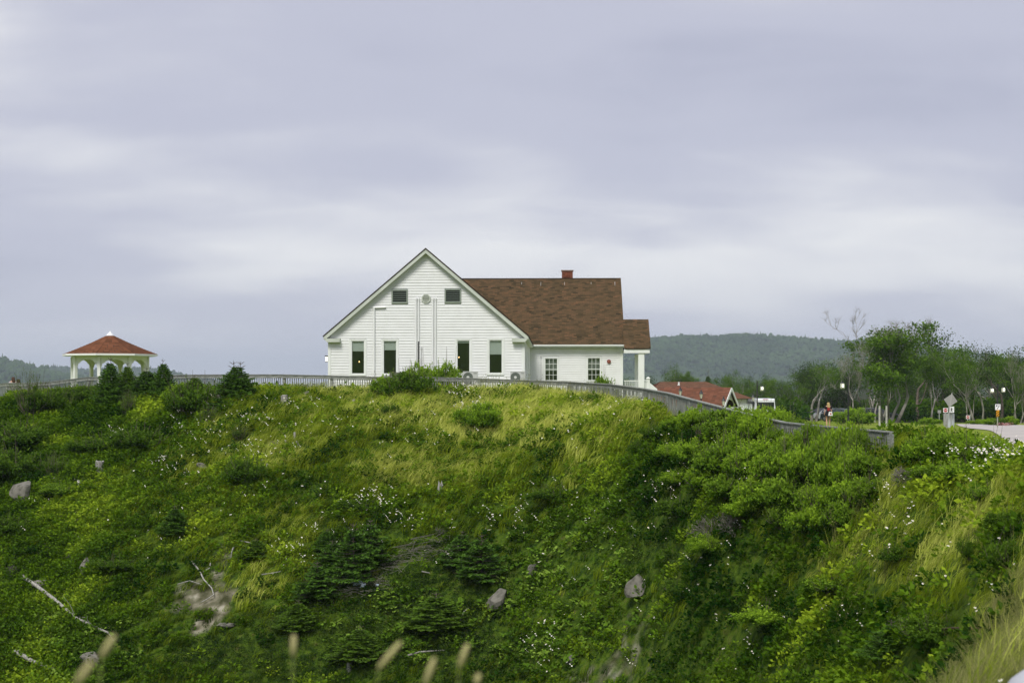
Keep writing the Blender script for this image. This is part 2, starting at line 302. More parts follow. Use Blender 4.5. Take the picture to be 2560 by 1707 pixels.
def grow(p, d, length, rad, depth, maxd, segs, tips, r, spread=.6, up=.12, wob=.18, kids=(2,3), shrink=.72, wind=0.0, nseg=4):
    pts = [p]; step = length/nseg; cr = rad
    for i in range(nseg):
        d = d+r.normal(size=3)*wob+np.array([wind, 0, up]); d /= np.linalg.norm(d); q = pts[-1]+d*step; nr = rad*(1-(i+1)/nseg*.42)
        segs.append((pts[-1], q, cr, nr, depth)); pts.append(q); cr = nr
    if depth >= maxd: tips.append((pts[-1], d, pts[len(pts)//2])); return
    nk = r.integers(kids[0], kids[1]+1)
    for k in range(nk):
        a = r.normal(size=3); a -= d*a.dot(d); a /= np.linalg.norm(a); nd = d+a*spread*(.7+.6*r.random()); nd /= np.linalg.norm(nd)
        at = pts[-1] if k == 0 else pts[r.integers(max(1, nseg-2), nseg+1)]
        grow(at, nd, length*shrink*(.8+.4*r.random()), cr*(.78 if k == 0 else .6), depth+1, maxd, segs, tips, r, spread, up, wob, kids, shrink, wind, nseg)
    if depth >= 1 and r.random() < .5: tips.append((pts[2], d, pts[1]))
def tree_meshes(seed, trunks=1, maxd=4, leaf=.22, per=26, clump=.55, flat=.5, bare_top=None, matl=None, bark=None, spread=.62, lean=.0, length=3.0, up=.10, first=.35, rad=.16, kids=(2,3), bare=.12, wind=.03, wob=.11):
    r = np.random.default_rng(seed); segs = []; tips = []
    for k in range(trunks):
        a = 2*np.pi*k/max(trunks, 1)+r.random(); off = np.array([math.cos(a), math.sin(a), 0])*(.45 if trunks > 1 else 0)
        d = np.array([math.cos(a)*.28*(trunks > 1)+lean+r.normal()*.05, math.sin(a)*.28*(trunks > 1), 1.0]); d /= np.linalg.norm(d)
        grow(off+np.array([0, 0, -.3]), d, length*(.85+.3*r.random()), rad*(.8+.4*r.random()), 0, maxd, segs, tips, r, spread=spread, up=up, kids=kids, wind=wind, wob=wob)
    mx = max(s[1][2] for s in segs); sc = 10.0/mx
    tp = np.array([t[0] for t in tips])*sc; td = np.array([t[1] for t in tips])
    if bare_top is not None: keep = (tp[:, 2] < bare_top+r.normal(size=len(tp))*.5) | ((tp[:, 0] > 1.5) & (tp[:, 2] < 9.6) & (r.random(len(tp)) < .6))
    else: keep = r.random(len(tp)) > bare
    # bare fine twigs on every tip
    fine = []
    for p, d, k in zip(tp, td, keep):
        for q in range(1 if k else 5):
            e = d+r.normal(size=3)*.5+np.array([0, 0, .25]); e /= np.linalg.norm(e); L_ = .35+.5*r.random(); m = p+e*L_*.5; e2 = e+r.normal(size=3)*.25
            fine.append((p, m, .009, .007)); fine.append((m, m+e2*L_*.5, .007, .003))
            if not k: fine.append((m, m+(e+r.normal(size=3)*.6)*L_*.45, .007, .003))
    S = [(s[0]*sc, s[1]*sc, max(s[2]*sc, .012), max(s[3]*sc, .01)) for s in segs]
    V, Q = tubes(S, 6); V2, Q2 = tubes(fine, 3)
    # 3-sided twigs
    trunk = np_mesh('trunk', np.r_[V, V2], np.r_[Q, Q2+len(V)], bark or M_BARKP, smooth=True)
    C = tp[keep]; n = len(C)*per; ci = np.repeat(np.arange(len(C)), per)
    off = r.normal(size=(n, 3))*np.array([clump, clump, clump*flat]); cen = C[ci]+off
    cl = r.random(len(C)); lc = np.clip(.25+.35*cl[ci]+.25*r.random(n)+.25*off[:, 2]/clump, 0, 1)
    D = r.normal(size=(n, 3))+np.array([0, 0, -.15]); Vl, T, lcv = leaf_cloud(cen, D, leaf*(.6+.8*r.random(n)), lc, wid=.8)
    return trunk, np_mesh('crown', Vl, T, matl or M_TREE, {'lc': lcv})
def spruce_meshes(seed, H=3.0, R=1.0, matl=None, leaders=1, sparse=1.0, dead=.0):
    r = np.random.default_rng(seed); segs = []; Cs = []; Ds = []; Ls = []; Sz = []
    for ld in range(leaders):
        ox = (ld-(leaders-1)/2)*.26*R; segs.append((np.array([0, 0, -.15]), np.array([ox*.3, 0, H*.45]), .035*H/2, .022*H/2)); top = np.array([ox+.02, 0, H*(1-.03*ld)]); segs.append((np.array([ox*.3, 0, H*.45]), top, .022*H/2, .004))
        # bare leader candelabra
        for k in range(10):
            a = 2*np.pi*k/5+ld; z = H*(.90 if k < 5 else .80); L_ = H*.06*(1 if k < 5 else 1.4); p = np.array([ox, 0, z]); segs.append((p, p+np.array([math.cos(a)*L_, math.sin(a)*L_, L_*.9]), .013, .007))
    nw = int(13*H/2.5)+5
    for w in range(nw):
        f = (w+.5)/nw; z = H*(.05+.78*f); L0 = R*(1-f)**.75*(.85+.3*r.random())+.08; nb = int(7+5*(1-f))
        for b in range(nb):
            if r.random() > sparse: continue
            a = 2*np.pi*(b+r.random()*.7)/nb; L_ = L0*(.7+.45*r.random()); dr = np.array([math.cos(a), math.sin(a), .18-.30*(1-f)]); p0 = np.array([0, 0, z]); p1 = p0+dr*L_; p1[2] += .10*L_
            segs.append((p0, p1, .011, .004))
            if r.random() < dead: continue
            m = max(6, int(L_*26)); t = (.18+.82*(np.arange(m)+r.random(m))/m); base = p0+(p1-p0)*t[:, None]; base[:, 2] -= .05*np.sin(np.pi*t)*L_
            for sdn in (-1, 1):
                pe = np.array([-math.sin(a), math.cos(a), 0])*sdn; tw = L_*.38*(1.15-t)*(.6+.6*r.random(m))+.03
                D = pe[None]*1.0+dr[None]*.75+r.normal(size=(m, 3))*.12
                for q in range(3): Cs.append(base+D*tw[:, None]*.33*q+r.normal(size=(m, 3))*.012); Ds.append(D+r.normal(size=(m, 3))*.35+np.array([0, 0, .05])); Sz.append(np.full(m, .10)*(.7+.6*r.random(m))); Ls.append(.2+.3*t+.16*q+.2*r.random(m))
            Cs.append(base); Ds.append(np.tile(dr, (m, 1))+r.normal(size=(m, 3))*.4+np.array([0, 0, .25])); Sz.append(np.full(m, .07)); Ls.append(.2+.4*t+.2*r.random(m))
    V, Q = tubes(segs, 4); tr = np_mesh('trunk', V, Q, M_BARKD)
    Vl, T, lcv = leaf_cloud(np.concatenate(Cs), np.concatenate(Ds), np.concatenate(Sz), np.clip(np.concatenate(Ls), 0, 1), wid=.42, fold=.6)
    return tr, np_mesh('needles', Vl, T, matl or M_NEEDLE, {'lc': lcv})
def shrub_meshes(seed, R=1.0, H=1.0, n=5200, leaf=.07, matl=None, lumps=9, twigs=.15, stems=26, tipup=.5):
    """lumpy mound: leaves sit on a few overlapping domes, thinner inside, sprigs stick out at the top"""
    r = np.random.default_rng(seed); lc_ = []; cen = []
    L = [(np.array([0, 0, H*.25]), R*.62, H*.60)]
    for k in range(lumps):
        a = r.random()*6.283; q = R*(.25+.5*r.random()); L.append((np.array([math.cos(a)*q, math.sin(a)*q, H*(.12+.42*r.random()*(1-q/R*.6))]), R*(.26+.22*r.random()), H*(.24+.2*r.random())))
    w = np.array([l[1]**2 for l in L]); idx = r.choice(len(L), n, p=w/w.sum()); u = r.normal(size=(n, 3)); u /= np.linalg.norm(u, axis=1, keepdims=True); u[:, 2] = np.abs(u[:, 2])*.95-.12
    rad = .72+.36*r.random(n)**1.3; C = np.array([L[i][0] for i in idx])+u*rad[:, None]*np.array([(L[i][1], L[i][1], L[i][2]) for i in idx])
    C[:, 2] = np.maximum(C[:, 2], .02)
    # most leaves gather in tight sprays on the domes, leaving gaps between them
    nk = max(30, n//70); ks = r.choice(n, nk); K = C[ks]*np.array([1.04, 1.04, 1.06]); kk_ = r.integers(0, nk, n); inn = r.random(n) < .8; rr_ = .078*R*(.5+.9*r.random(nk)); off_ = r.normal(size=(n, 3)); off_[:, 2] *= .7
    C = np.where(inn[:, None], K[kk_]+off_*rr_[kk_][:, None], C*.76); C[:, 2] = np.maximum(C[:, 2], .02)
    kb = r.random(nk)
    lcv = np.where(inn, np.clip(.30+.22*off_[:, 2]+.30*kb[kk_]+.25*r.random(n)+.12*(C[:, 2]/H), 0, 1), .15*r.random(n)); D = u+r.normal(size=(n, 3))*.8  # shade put into the leaf colour: inner leaves dark, spray tops lighter
    # sprigs: upright shoots with paired leaves
    sg = []; Cs = [C]; Ds = [D]; Sz = [leaf*(.6+.8*r.random(n))]; Ls = [lcv]
    for k in range(stems):
        a = r.random()*6.283; q = R*.85*math.sqrt(r.random()); h = H*(.85-.55*(q/R)**2); p = np.array([math.cos(a)*q, math.sin(a)*q, h*.6]); e = np.array([math.cos(a)*.35, math.sin(a)*.35, 1])+r.normal(size=3)*.25; e /= np.linalg.norm(e); Lr = H*tipup*(.5+.7*r.random()); tip = p+e*(h*.4+Lr*.55)
        sg.append((np.array([math.cos(a)*q*.3, math.sin(a)*q*.3, 0]), p, .014, .009)); sg.append((p, tip, .009, .004))
        m = 12; t = np.linspace(.25, 1, m); Cs.append(p+(tip-p)*t[:, None]); dd = r.normal(size=(m, 3)); dd -= e*(dd@e)[:, None]; Ds.append(dd+e*.9); Sz.append(leaf*(1.1-.3*t)); Ls.append(np.clip(.55+.3*t+.15*r.random(m), 0, 1))
    for k in range(int(stems*twigs)):
        a = r.random()*6.283; q = R*.6*r.random(); p = np.array([math.cos(a)*q, math.sin(a)*q, H*.5]); sg.append((p, p+np.array([r.normal()*.15, r.normal()*.15, H*.75]), .009, .004))
    Vl, T, lv = leaf_cloud(np.concatenate(Cs), np.concatenate(Ds), np.concatenate(Sz), np.concatenate(Ls), wid=.62); V, Q = tubes(sg, 4)
    return np_mesh('stems', V, Q, M_BARKD), np_mesh('leaves', Vl, T, matl or M_BUSH, {'lc': lv})
def dead_shrub(seed, R=.8, H=.8, n=16, maxd=3):
    r = np.random.default_rng(seed); segs = []; tips = []
    for k in range(n):
        a = r.random()*6.283; d = np.array([math.cos(a)*.8, math.sin(a)*.8, .8]); d /= np.linalg.norm(d); grow(np.array([0, 0, 0.]), d, R*.35, .012, 0, maxd, segs, tips, r, spread=.6, up=.02, wob=.25, shrink=.75, nseg=2)
    V, Q = tubes([(s[0], s[1], max(s[2], .006), max(s[3], .005)) for s in segs], 3); return np_mesh('branches', V, Q, M_TWIG)
# small plants used by the ground cover (instanced, colour value given per plant)
G_GRASS = leaf_mat('meadow_grass', (.022,.065,.002), (.660,.690,.160), attr='tint', inst=True, cc=(.245,.325,.012), trans=.4)
G_HERB = leaf_mat('herb_leaves', (.010,.045,.002), (.400,.520,.030), attr='tint', inst=True, cc=(.115,.215,.008), trans=.35)
G_COLT = leaf_mat('coltsfoot_leaves', (.030,.085,.006), (.300,.420,.070), attr='tint', inst=True, cc=(.120,.220,.015), trans=.25)
G_MAT = leaf_mat('creeping_juniper', (.010,.025,.005), (.075,.110,.018), attr='tint', inst=True, cc=(.030,.058,.009), trans=.15)
G_TAN = leaf_mat('dry_grass', (.10,.13,.03), (.50,.45,.22), attr='tint', inst=True, cc=(.26,.27,.08), trans=.4)
M_PETAL = mat('daisy_petals', (.85,.85,.80), rough=.6, spec=.1)
M_YOLK = mat('daisy_eye', (.6,.38,.03), rough=.7)
def tuft_mesh(seed, n=26, h=.5, w=.010, spread=.13, lean=.35, matl=None, segs=3):
    r = np.random.default_rng(seed); V = []; T = []; lc = []
    for k in range(n):
        a = r.random()*6.283; q = spread*math.sqrt(r.random()); p = np.array([math.cos(a)*q, math.sin(a)*q, -.03]); hh = h*(.45+.7*r.random())
        b = np.array([lean*(.5+.9*r.random())+r.normal()*.12, r.normal()*.22, 0]); sd_ = np.array([-math.sin(a*3), math.cos(a*3), 0])*w*(.7+.6*r.random())*.5; o = len(V); L_ = .2+.8*r.random()
        for s in range(segs+1):
            t = s/segs; c = p+np.array([0, 0, hh*(t-.28*t*t*abs(b[0])*1.6)])+b*hh*t*t*1.2
            if s < segs: V += [c-sd_*(1-t*.75), c+sd_*(1-t*.75)]; lc += [L_*(.35+.65*t)]*2
            else: V += [c]; lc += [L_]
        for s in range(segs-1): i = o+2*s; T += [(i, i+1, i+3), (i, i+3, i+2)]
        i = o+2*(segs-1); T += [(i, i+1, i+2)]
    return np_mesh('tuft', np.array(V), np.array(T), matl or G_GRASS, {'lc': np.array(lc)})
def herb_mesh(seed, n=46, h=.32, R=.20, leaf=.055, matl=None, wid=.6, flat=1.0):
    r = np.random.default_rng(seed); a = r.random(n)*6.283; q = R*np.sqrt(r.random(n)); z = h*(.15+.85*r.random(n))*(1-.5*(q/R)**2); C = np.c_[np.cos(a)*q, np.sin(a)*q, z]
    D = np.c_[np.cos(a), np.sin(a), np.full(n, .35*flat)]+r.normal(size=(n, 3))*.55; V, T, lv = leaf_cloud(C, D, leaf*(.6+.8*r.random(n)), np.clip(.2+.6*z/h+.3*r.random(n)-.1, 0, 1), wid=wid)
    return np_mesh('herb', V, T, matl or G_HERB, {'lc': lv})
def colt_mesh(seed, n=10, R=.26):
    r = np.random.default_rng(seed); V = []; T = []; lc = []
    for k in range(n):
        a = r.random()*6.283; q = R*math.sqrt(r.random()); c = np.array([math.cos(a)*q, math.sin(a)*q, .08+.16*r.random()]); rr = .035+.04*r.random(); nm = np.array([r.normal()*.3, -.55+r.normal()*.3, 1]); nm /= np.linalg.norm(nm)
        u = np.cross(nm, [0, 1, .1]); u /= np.linalg.norm(u); v = np.cross(nm, u); o = len(V); V.append(c); m = 9; L_ = .3+.7*r.random(); lc.append(L_*.8)
        for j in range(m): th = 2*np.pi*j/m; s = rr*(1.0 if j else .35)*(.9+.15*(j % 2)); V.append(c+u*math.sin(th)*s+v*math.cos(th)*s+nm*.02); lc.append(L_)
        T += [(o, o+1+j, o+1+(j+1) % m) for j in range(m)]
    return np_mesh('coltsfoot', np.array(V), np.array(T), G_COLT, {'lc': np.array(lc)})
def daisy_mesh(seed, n=2):
    r = np.random.default_rng(seed); mb = MB(); fac = []
    for k in range(n):
        x, y = r.normal()*.07, r.normal()*.07; h = .42+.2*r.random(); nm = Vector((r.normal()*.3, -.7+r.normal()*.3, 1)).normalized(); u = nm.cross(Vector((0, 1, .1))).normalized(); v = nm.cross(u); c = Vector((x, y, h)); o = len(mb.v)
        mb.v.append(tuple(c)); m = 14
        for j in range(m): th = 2*math.pi*j/m; s = .027 if j % 2 else .019; mb.v.append(tuple(c+(u*math.cos(th)+v*math.sin(th))*s-nm*.004))
        for j in range(m): mb.f.append((o, o+1+j, o+1+(j+1) % m)); fac.append(0)
        o = len(mb.v); c2 = c+nm*.004; mb.v.append(tuple(c2+nm*.004))
        for j in range(6): th = 2*math.pi*j/6; mb.v.append(tuple(c2+(u*math.cos(th)+v*math.sin(th))*.010))
        for j in range(6): mb.f.append((o, o+1+j, o+1+(j+1) % 6)); fac.append(1)
    me = mb.mesh('daisy', M_PETAL); me.materials.append(M_YOLK); me.polygons.foreach_set('material_index', np.array(fac, np.int32)); return me
def plume_mesh(seed, n=3, h=.75):
    r = np.random.default_rng(seed); Cs = []; Ds = []; sz = []
    for k in range(n):
        x, y = r.normal(size=2)*.1; hh = h*(.8+.4*r.random()); bx = .18+.1*r.random(); m = 26; t = np.linspace(0, 1, m); ax = np.c_[x+bx*t**2*hh, np.full(m, y), hh*t]; fl = t > .55
        Cs.append(ax); Ds.append(np.where(fl[:, None], r.normal(size=(m, 3))+np.array([.2, 0, .8]), np.array([[.15, 0, 1.]]))); sz.append(np.where(fl, .06, .055))
    V, T, lv = leaf_cloud(np.concatenate(Cs), np.concatenate(Ds), np.concatenate(sz), rng.random(n*26), wid=.28); return np_mesh('plume', V, T, G_TAN, {'lc': lv})
def scatter(name, protos, X, Y, rz, sc, tint, label, zoff=0.0, tilt=0.0, Z=None, scz=None):
    """one object of nobody-could-count-them plants: points with real plant meshes instanced on them"""
    n = len(X); Z = gz(X, Y)+zoff if Z is None else Z; me = bpy.data.meshes.new(name); me.vertices.add(n); me.vertices.foreach_set('co', np.c_[X, Y, Z].astype(np.float32).ravel())
    def at(k, ty, v): a = me.attributes.new(k, ty, 'POINT'); a.data.foreach_set({'FLOAT': 'value', 'INT': 'value', 'FLOAT_VECTOR': 'vector'}[ty], v)
    at('tint', 'FLOAT', np.asarray(tint, np.float32)); at('rot', 'FLOAT_VECTOR', np.c_[rng.normal(size=n)*tilt, rng.normal(size=n)*tilt, rz].astype(np.float32).ravel())
    sz = scz if scz is not None else sc; at('scl', 'FLOAT_VECTOR', np.c_[sc, sc, sz].astype(np.float32).ravel()); at('pick', 'INT', rng.integers(0, len(protos), n).astype(np.int32))
    o = link(bpy.data.objects.new(name, me)); tag(o, label, name.replace('_', ' '), None, 'stuff')
    ng = bpy.data.node_groups.new(name+'_nodes', 'GeometryNodeTree'); ng.interface.new_socket('Geometry', in_out='INPUT', socket_type='NodeSocketGeometry'); ng.interface.new_socket('Geometry', in_out='OUTPUT', socket_type='NodeSocketGeometry')
    N = ng.nodes.new; L = ng.links.new; gi = N('NodeGroupInput'); go = N('NodeGroupOutput'); iop = N('GeometryNodeInstanceOnPoints'); m2p = N('GeometryNodeMeshToPoints'); L(gi.outputs[0], m2p.inputs[0]); L(m2p.outputs[0], iop.inputs['Points'])
    g2i = N('GeometryNodeGeometryToInstance')
    for k, pm in enumerate(protos):
        po = bpy.data.objects.new(name+'_plant', pm); oi = N('GeometryNodeObjectInfo'); oi.inputs[0].default_value = po; oi.inputs['As Instance'].default_value = False; L(oi.outputs['Geometry'], g2i.inputs[0])
    L(g2i.outputs[0], iop.inputs['Instance']); iop.inputs['Pick Instance'].default_value = True
    def na(k, t): a = N('GeometryNodeInputNamedAttribute'); a.data_type = t; a.inputs[0].default_value = k; return a.outputs[0]
    L(na('pick', 'INT'), iop.inputs['Instance Index']); e2r = N('FunctionNodeEulerToRotation'); L(na('rot', 'FLOAT_VECTOR'), e2r.inputs[0]); L(e2r.outputs[0], iop.inputs['Rotation']); L(na('scl', 'FLOAT_VECTOR'), iop.inputs['Scale']); L(iop.outputs[0], go.inputs[0])
    md = o.modifiers.new('plants', 'NODES'); md.node_group = ng; return o
def thing_copy(name, root_mesh_parts, loc, rz, sc, label, cat, group=None):
    """a thing with shared-mesh parts: root Empty, parts [(part name, mesh)]"""
    e = empty(name, loc, label, cat, group, rz); e.scale = sc if hasattr(sc, '__len__') else (sc, sc, sc)
    for pn, me in root_mesh_parts: child(pn, me, e)
    return e
# ------------------------------------------------------------------ ground, sea, hills, haze
def ground_material():
    m = bpy.data.materials.new('ground_cover'); m.use_nodes = True; nt = m.node_tree; b = nt.nodes['Principled BSDF']; N = nt.nodes.new; L = nt.links.new
    b.inputs['Roughness'].default_value = .95; b.inputs['Specular IOR Level'].default_value = .1
    g = N('ShaderNodeNewGeometry')
    def noise(sc, det=4): n = N('ShaderNodeTexNoise'); n.inputs['Scale'].default_value = sc; n.inputs['Detail'].default_value = det; L(g.outputs['Position'], n.inputs[0]); return n.outputs[0]
    def ramp(f, stops):
        r = N('ShaderNodeValToRGB'); cr = r.color_ramp; cr.elements[0].position = stops[0][0]; cr.elements[0].color = (*stops[0][1], 1); cr.elements[1].position = stops[-1][0]; cr.elements[1].color = (*stops[-1][1], 1)
        for p, c in stops[1:-1]: e = cr.elements.new(p); e.color = (*c, 1)
        L(f, r.inputs[0]); return r.outputs[0]
    def mix(f, a, c): x = N('ShaderNodeMixRGB'); L(f, x.inputs[0]); L(a, x.inputs[1]); L(c, x.inputs[2]); return x.outputs[0]
    def attr(k): a = N('ShaderNodeAttribute'); a.attribute_name = k; return a.outputs['Fac']
    thatch = ramp(noise(5), [(.35, (.018, .042, .004)), (.58, (.065, .110, .008)), (.75, (.095, .100, .025))])
    lawn = ramp(noise(1.3, 8), [(.3, (.110, .165, .012)), (.5, (.165, .220, .020)), (.7, (.235, .275, .040))])
    bare = ramp(noise(2.2, 15), [(.36, (.045, .048, .020)), (.5, (.120, .115, .070)), (.58, (.20, .185, .13)), (.70, (.33, .31, .24))])
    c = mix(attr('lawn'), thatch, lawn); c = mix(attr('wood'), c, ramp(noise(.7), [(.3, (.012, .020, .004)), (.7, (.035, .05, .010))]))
    bm = N('ShaderNodeMapRange'); bm.inputs[1].default_value = .30; bm.inputs[2].default_value = .55; a = attr('bare'); ad = N('ShaderNodeMath'); ad.operation = 'MULTIPLY_ADD'; L(noise(2.4), ad.inputs[0]); ad.inputs[1].default_value = .5; L(a, ad.inputs[2])
    sb = N('ShaderNodeMath'); sb.operation = 'SUBTRACT'; L(ad.outputs[0], sb.inputs[0]); sb.inputs[1].default_value = .22; L(sb.outputs[0], bm.inputs[0]); c = mix(bm.outputs[0], c, bare)
    L(c, b.inputs['Base Color'])
    bp = N('ShaderNodeBump'); bp.inputs['Strength'].default_value = .8; bp.inputs['Distance'].default_value = .06; L(noise(14, 6), bp.inputs['Height']); L(bp.outputs[0], b.inputs['Normal']); return m
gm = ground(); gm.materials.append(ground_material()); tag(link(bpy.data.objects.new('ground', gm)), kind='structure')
M_SEA = mat('sea_water', (.030, .050, .055), rough=.18, spec=.5, bump=.25, bscale=.6)
child('sea', MB().add([(-9000, 60, -15), (9000, 60, -15), (9000, 14000, -15), (-9000, 14000, -15)], [(0, 1, 2, 3)]).mesh('sea', M_SEA), kind='structure')
HILL_R = [(900,962),(1100,915),(1300,872),(1450,856),(1626,852),(1662,853),(1698,855),(1740,857),(1785,859),(1820,852),(1850,848),(1885,850),(1916,855),(1965,859),(2013,860),(2060,861),(2095,865),(2160,868),(2240,873),(2320,880),(2370,886),(2480,902),(2620,915),(2900,940),(3300,962)]
HILL_L = [(-500,840),(-200,862),(0,897),(32,907.5),(64,916),(110,929),(150,940),(230,952),(330,962)]
HILL_M = [(40,955),(90,932),(128,926),(176,925),(204,926.5),(259,926.5),(298,922),(319,924),(361,925.5),(393,926),(415,929),(446,937),(480,946),(540,957),(640,965)]
M_HILL = mat('forested_hillside', (.022,.045,.014), (.045,.075,.022), scale=.03, rough=1, spec=0, coord='World')
M_CANOPY = leaf_mat('far_forest_canopy', (.010,.028,.010), (.070,.120,.035), attr='tint', inst=True, trans=.0, cc=(.028,.056,.018), rough=1, spec=0)
def hill(prof, D, depth, name, ntree, seed, tree=4.2):
    px = np.array([p[0] for p in prof], float); pz = (HY-np.array([p[1] for p in prof], float))/F*D; xs = np.linspace((px[0]-HX)/F*D, (px[-1]-HX)/F*D, 160)
    def zf(x, s):  # s: 0 at the foot, 1 at the ridge, 2 far foot
        R_ = np.interp(x, (px-HX)/F*D, pz-tree*.8); sh = np.where(s <= 1, np.sin(np.clip(s, 0, 1)*np.pi/2)**.9, np.cos((np.clip(s, 1, 2)-1)*np.pi/2)**.7)
        n = (vn(x, s*depth, depth*.22, seed, 3)-.5)*depth*.055*np.clip(s*(1.15-s)*4, 0, 1); return -15+(R_+15)*sh+n
    ss = np.linspace(0, 2, 50); X, S = np.meshgrid(xs, ss); Z = zf(X, S); Y = D+(S-1)*depth; i = np.arange(49*159); r = i//159; c = i % 159; a = r*160+c
    me = np_mesh(name, np.c_[X.ravel(), Y.ravel(), Z.ravel()], np.c_[a, a+1, a+161, a+160], M_HILL, smooth=True); tag(link(bpy.data.objects.new(name, me)), kind='structure')
    x = rng.uniform(xs[0], xs[-1], ntree); s = rng.uniform(.12, 1.04, ntree)**.8; return x, D+(s-1)*depth, zf(x, s)
def canopy_proto(seed, conifer):
    r = np.random.default_rng(seed); mb = MB()
    if conifer:
        for k in range(3): z0 = .0+k*.5; mb.lathe([(.62-.17*k, z0), (.30-.1*k, z0+.35), (.03, z0+.8)], 6)
    else:
        for k in range(4): c = (r.normal()*.35, r.normal()*.35, .55+r.random()*.5); q = .38+.25*r.random(); mb.lathe([(.1*q, -q), (.8*q, -.5*q), (q, .05), (.75*q, .6*q), (.2*q, .95*q)], 7, c)
    me = mb.mesh('canopy', M_CANOPY); n = len(me.vertices); at = me.attributes.new('lc', 'FLOAT', 'POINT'); at.data.foreach_set('value', r.random(n).astype(np.float32)); return me
pr = [canopy_proto(1, 0), canopy_proto(2, 0), canopy_proto(3, 1), canopy_proto(4, 0)]
parts = [hill(HILL_R, 3000, 560, 'hill', 15000, 3), hill(HILL_M, 3500, 420, 'hill', 2600, 8), hill(HILL_L, 2500, 420, 'hill', 4200, 5)]
X_ = np.concatenate([p[0] for p in parts]); Y_ = np.concatenate([p[1] for p in parts]); Z_ = np.concatenate([p[2] for p in parts])
s_ = rng.uniform(3.6, 6.4, len(X_))
scatter('forest', pr, X_, Y_, rng.random(len(X_))*6.28, s_, np.clip(.2+.5*vn(X_, Y_, 70, 4, 2)+.35*rng.random(len(X_)), 0, 1), 'dense green forest covering the far hazy hills', Z=Z_, scz=s_*rng.uniform(.9, 1.5, len(X_)))
def haze():
    m = bpy.data.materials.new('haze_air'); m.use_nodes = True; nt = m.node_tree; nt.nodes.clear(); o = nt.nodes.new('ShaderNodeOutputMaterial'); v = nt.nodes.new('ShaderNodeVolumePrincipled')
    v.inputs['Color'].default_value = (.78, .89, 1.0, 1); v.inputs['Density'].default_value = HAZE; v.inputs['Anisotropy'].default_value = 0.0; nt.links.new(v.outputs[0], o.inputs['Volume'])
    child('haze', MB().box(-6600, 6600, -1900, 9800, -24, 190).mesh('haze', m), kind='stuff')
HAZE = 0.00014
if HAZE: haze()

# ------------------------------------------------------------------ the white house
M_WHITE = mat('white_clapboard_paint', (.80,.81,.80), (.74,.75,.73), scale=1.6, rough=.55, lo=.4, hi=.75)
M_TRIM = mat('white_trim', (.80,.82,.79), (.72,.75,.69), scale=2.2, rough=.5, lo=.45, hi=.8)
M_RAKE = mat('weathered_rake_paint', (.60,.635,.57), (.50,.54,.46), scale=1.5, rough=.6)
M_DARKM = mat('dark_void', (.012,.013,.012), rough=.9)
M_LOUV = mat('louvre_grey_green', (.26,.30,.25), rough=.6)
M_SLAT = mat('dark_louvre_slat', (.10,.125,.10), rough=.6)
M_PIPE = mat('white_pvc', (.80,.81,.80), rough=.35, spec=.4)
M_BLACK = mat('black_metal', (.015,.016,.016), rough=.45, spec=.5)
M_GREYM = mat('grey_cabinet', (.52,.53,.51), rough=.45, spec=.4)
M_OLIVE = mat('olive_grey_metal', (.13,.14,.10), rough=.6)
def shingle_mat(name, a, b, c):
    m = bpy.data.materials.new(name); m.use_nodes = True; nt = m.node_tree; bs = nt.nodes['Principled BSDF']; N = nt.nodes.new; L = nt.links.new; bs.inputs['Roughness'].default_value = .95; bs.inputs['Specular IOR Level'].default_value = .1
    at = N('ShaderNodeAttribute'); at.attribute_name = 'lc'; r = N('ShaderNodeValToRGB'); r.color_ramp.elements[0].color = (*a, 1); r.color_ramp.elements[1].color = (*c, 1); e = r.color_ramp.elements.new(.5); e.color = (*b, 1); L(at.outputs['Fac'], r.inputs[0])
    n = N('ShaderNodeTexNoise'); n.inputs['Scale'].default_value = 30; n.inputs['Detail'].default_value = 3; g = N('ShaderNodeTexCoord'); L(g.outputs['Object'], n.inputs[0]); mx = N('ShaderNodeMixRGB'); mx.blend_type = 'OVERLAY'; mx.inputs[0].default_value = .5; L(r.outputs[0], mx.inputs[1]); L(n.outputs[0], mx.inputs[2]); L(mx.outputs[0], bs.inputs['Base Color']); return m
M_SH = shingle_mat('brown_asphalt_shingles', (.040,.033,.018), (.100,.068,.036), (.160,.090,.048))
M_SHR = shingle_mat('red_brown_shingles', (.10,.045,.024), (.155,.064,.032), (.21,.088,.048))
M_SHO = shingle_mat('faded_red_shingles', (.12,.060,.040), (.18,.075,.046), (.24,.105,.068))
M_ROOFD = mat('roof_underlay', (.05,.035,.028), rough=.95)
def glass_mat(name):
    m = bpy.data.materials.new(name); m.use_nodes = True; nt = m.node_tree; nt.nodes.clear(); N = nt.nodes.new; L = nt.links.new; o = N('ShaderNodeOutputMaterial'); g = N('ShaderNodeBsdfGlossy'); g.inputs['Roughness'].default_value = .02; g.inputs[0].default_value = (.9, .95, .92, 1)
    t = N('ShaderNodeBsdfTransparent'); t.inputs[0].default_value = (.96, .98, .96, 1); f = N('ShaderNodeLayerWeight'); f.inputs[0].default_value = .25; p_ = N('ShaderNodeMath'); p_.operation = 'POWER'; L(f.outputs['Facing'], p_.inputs[0]); p_.inputs[1].default_value = 3.0; a = N('ShaderNodeMath'); a.operation = 'ADD'; L(p_.outputs[0], a.inputs[0]); a.inputs[1].default_value = .13
    x = N('ShaderNodeMixShader'); L(a.outputs[0], x.inputs[0]); L(t.outputs[0], x.inputs[1]); L(g.outputs[0], x.inputs[2]); L(x.outputs[0], o.inputs[0]); return m
M_GLASS = glass_mat('window_glass')
M_BLIND = mat('pale_roller_blind', (.50,.54,.52), rough=.8)
M_BLIND2 = mat('grey_net_curtain', (.24,.26,.24), (.14,.15,.14), rough=.9)
M_ROOM = mat('dim_room', (.07,.06,.045), rough=.9)
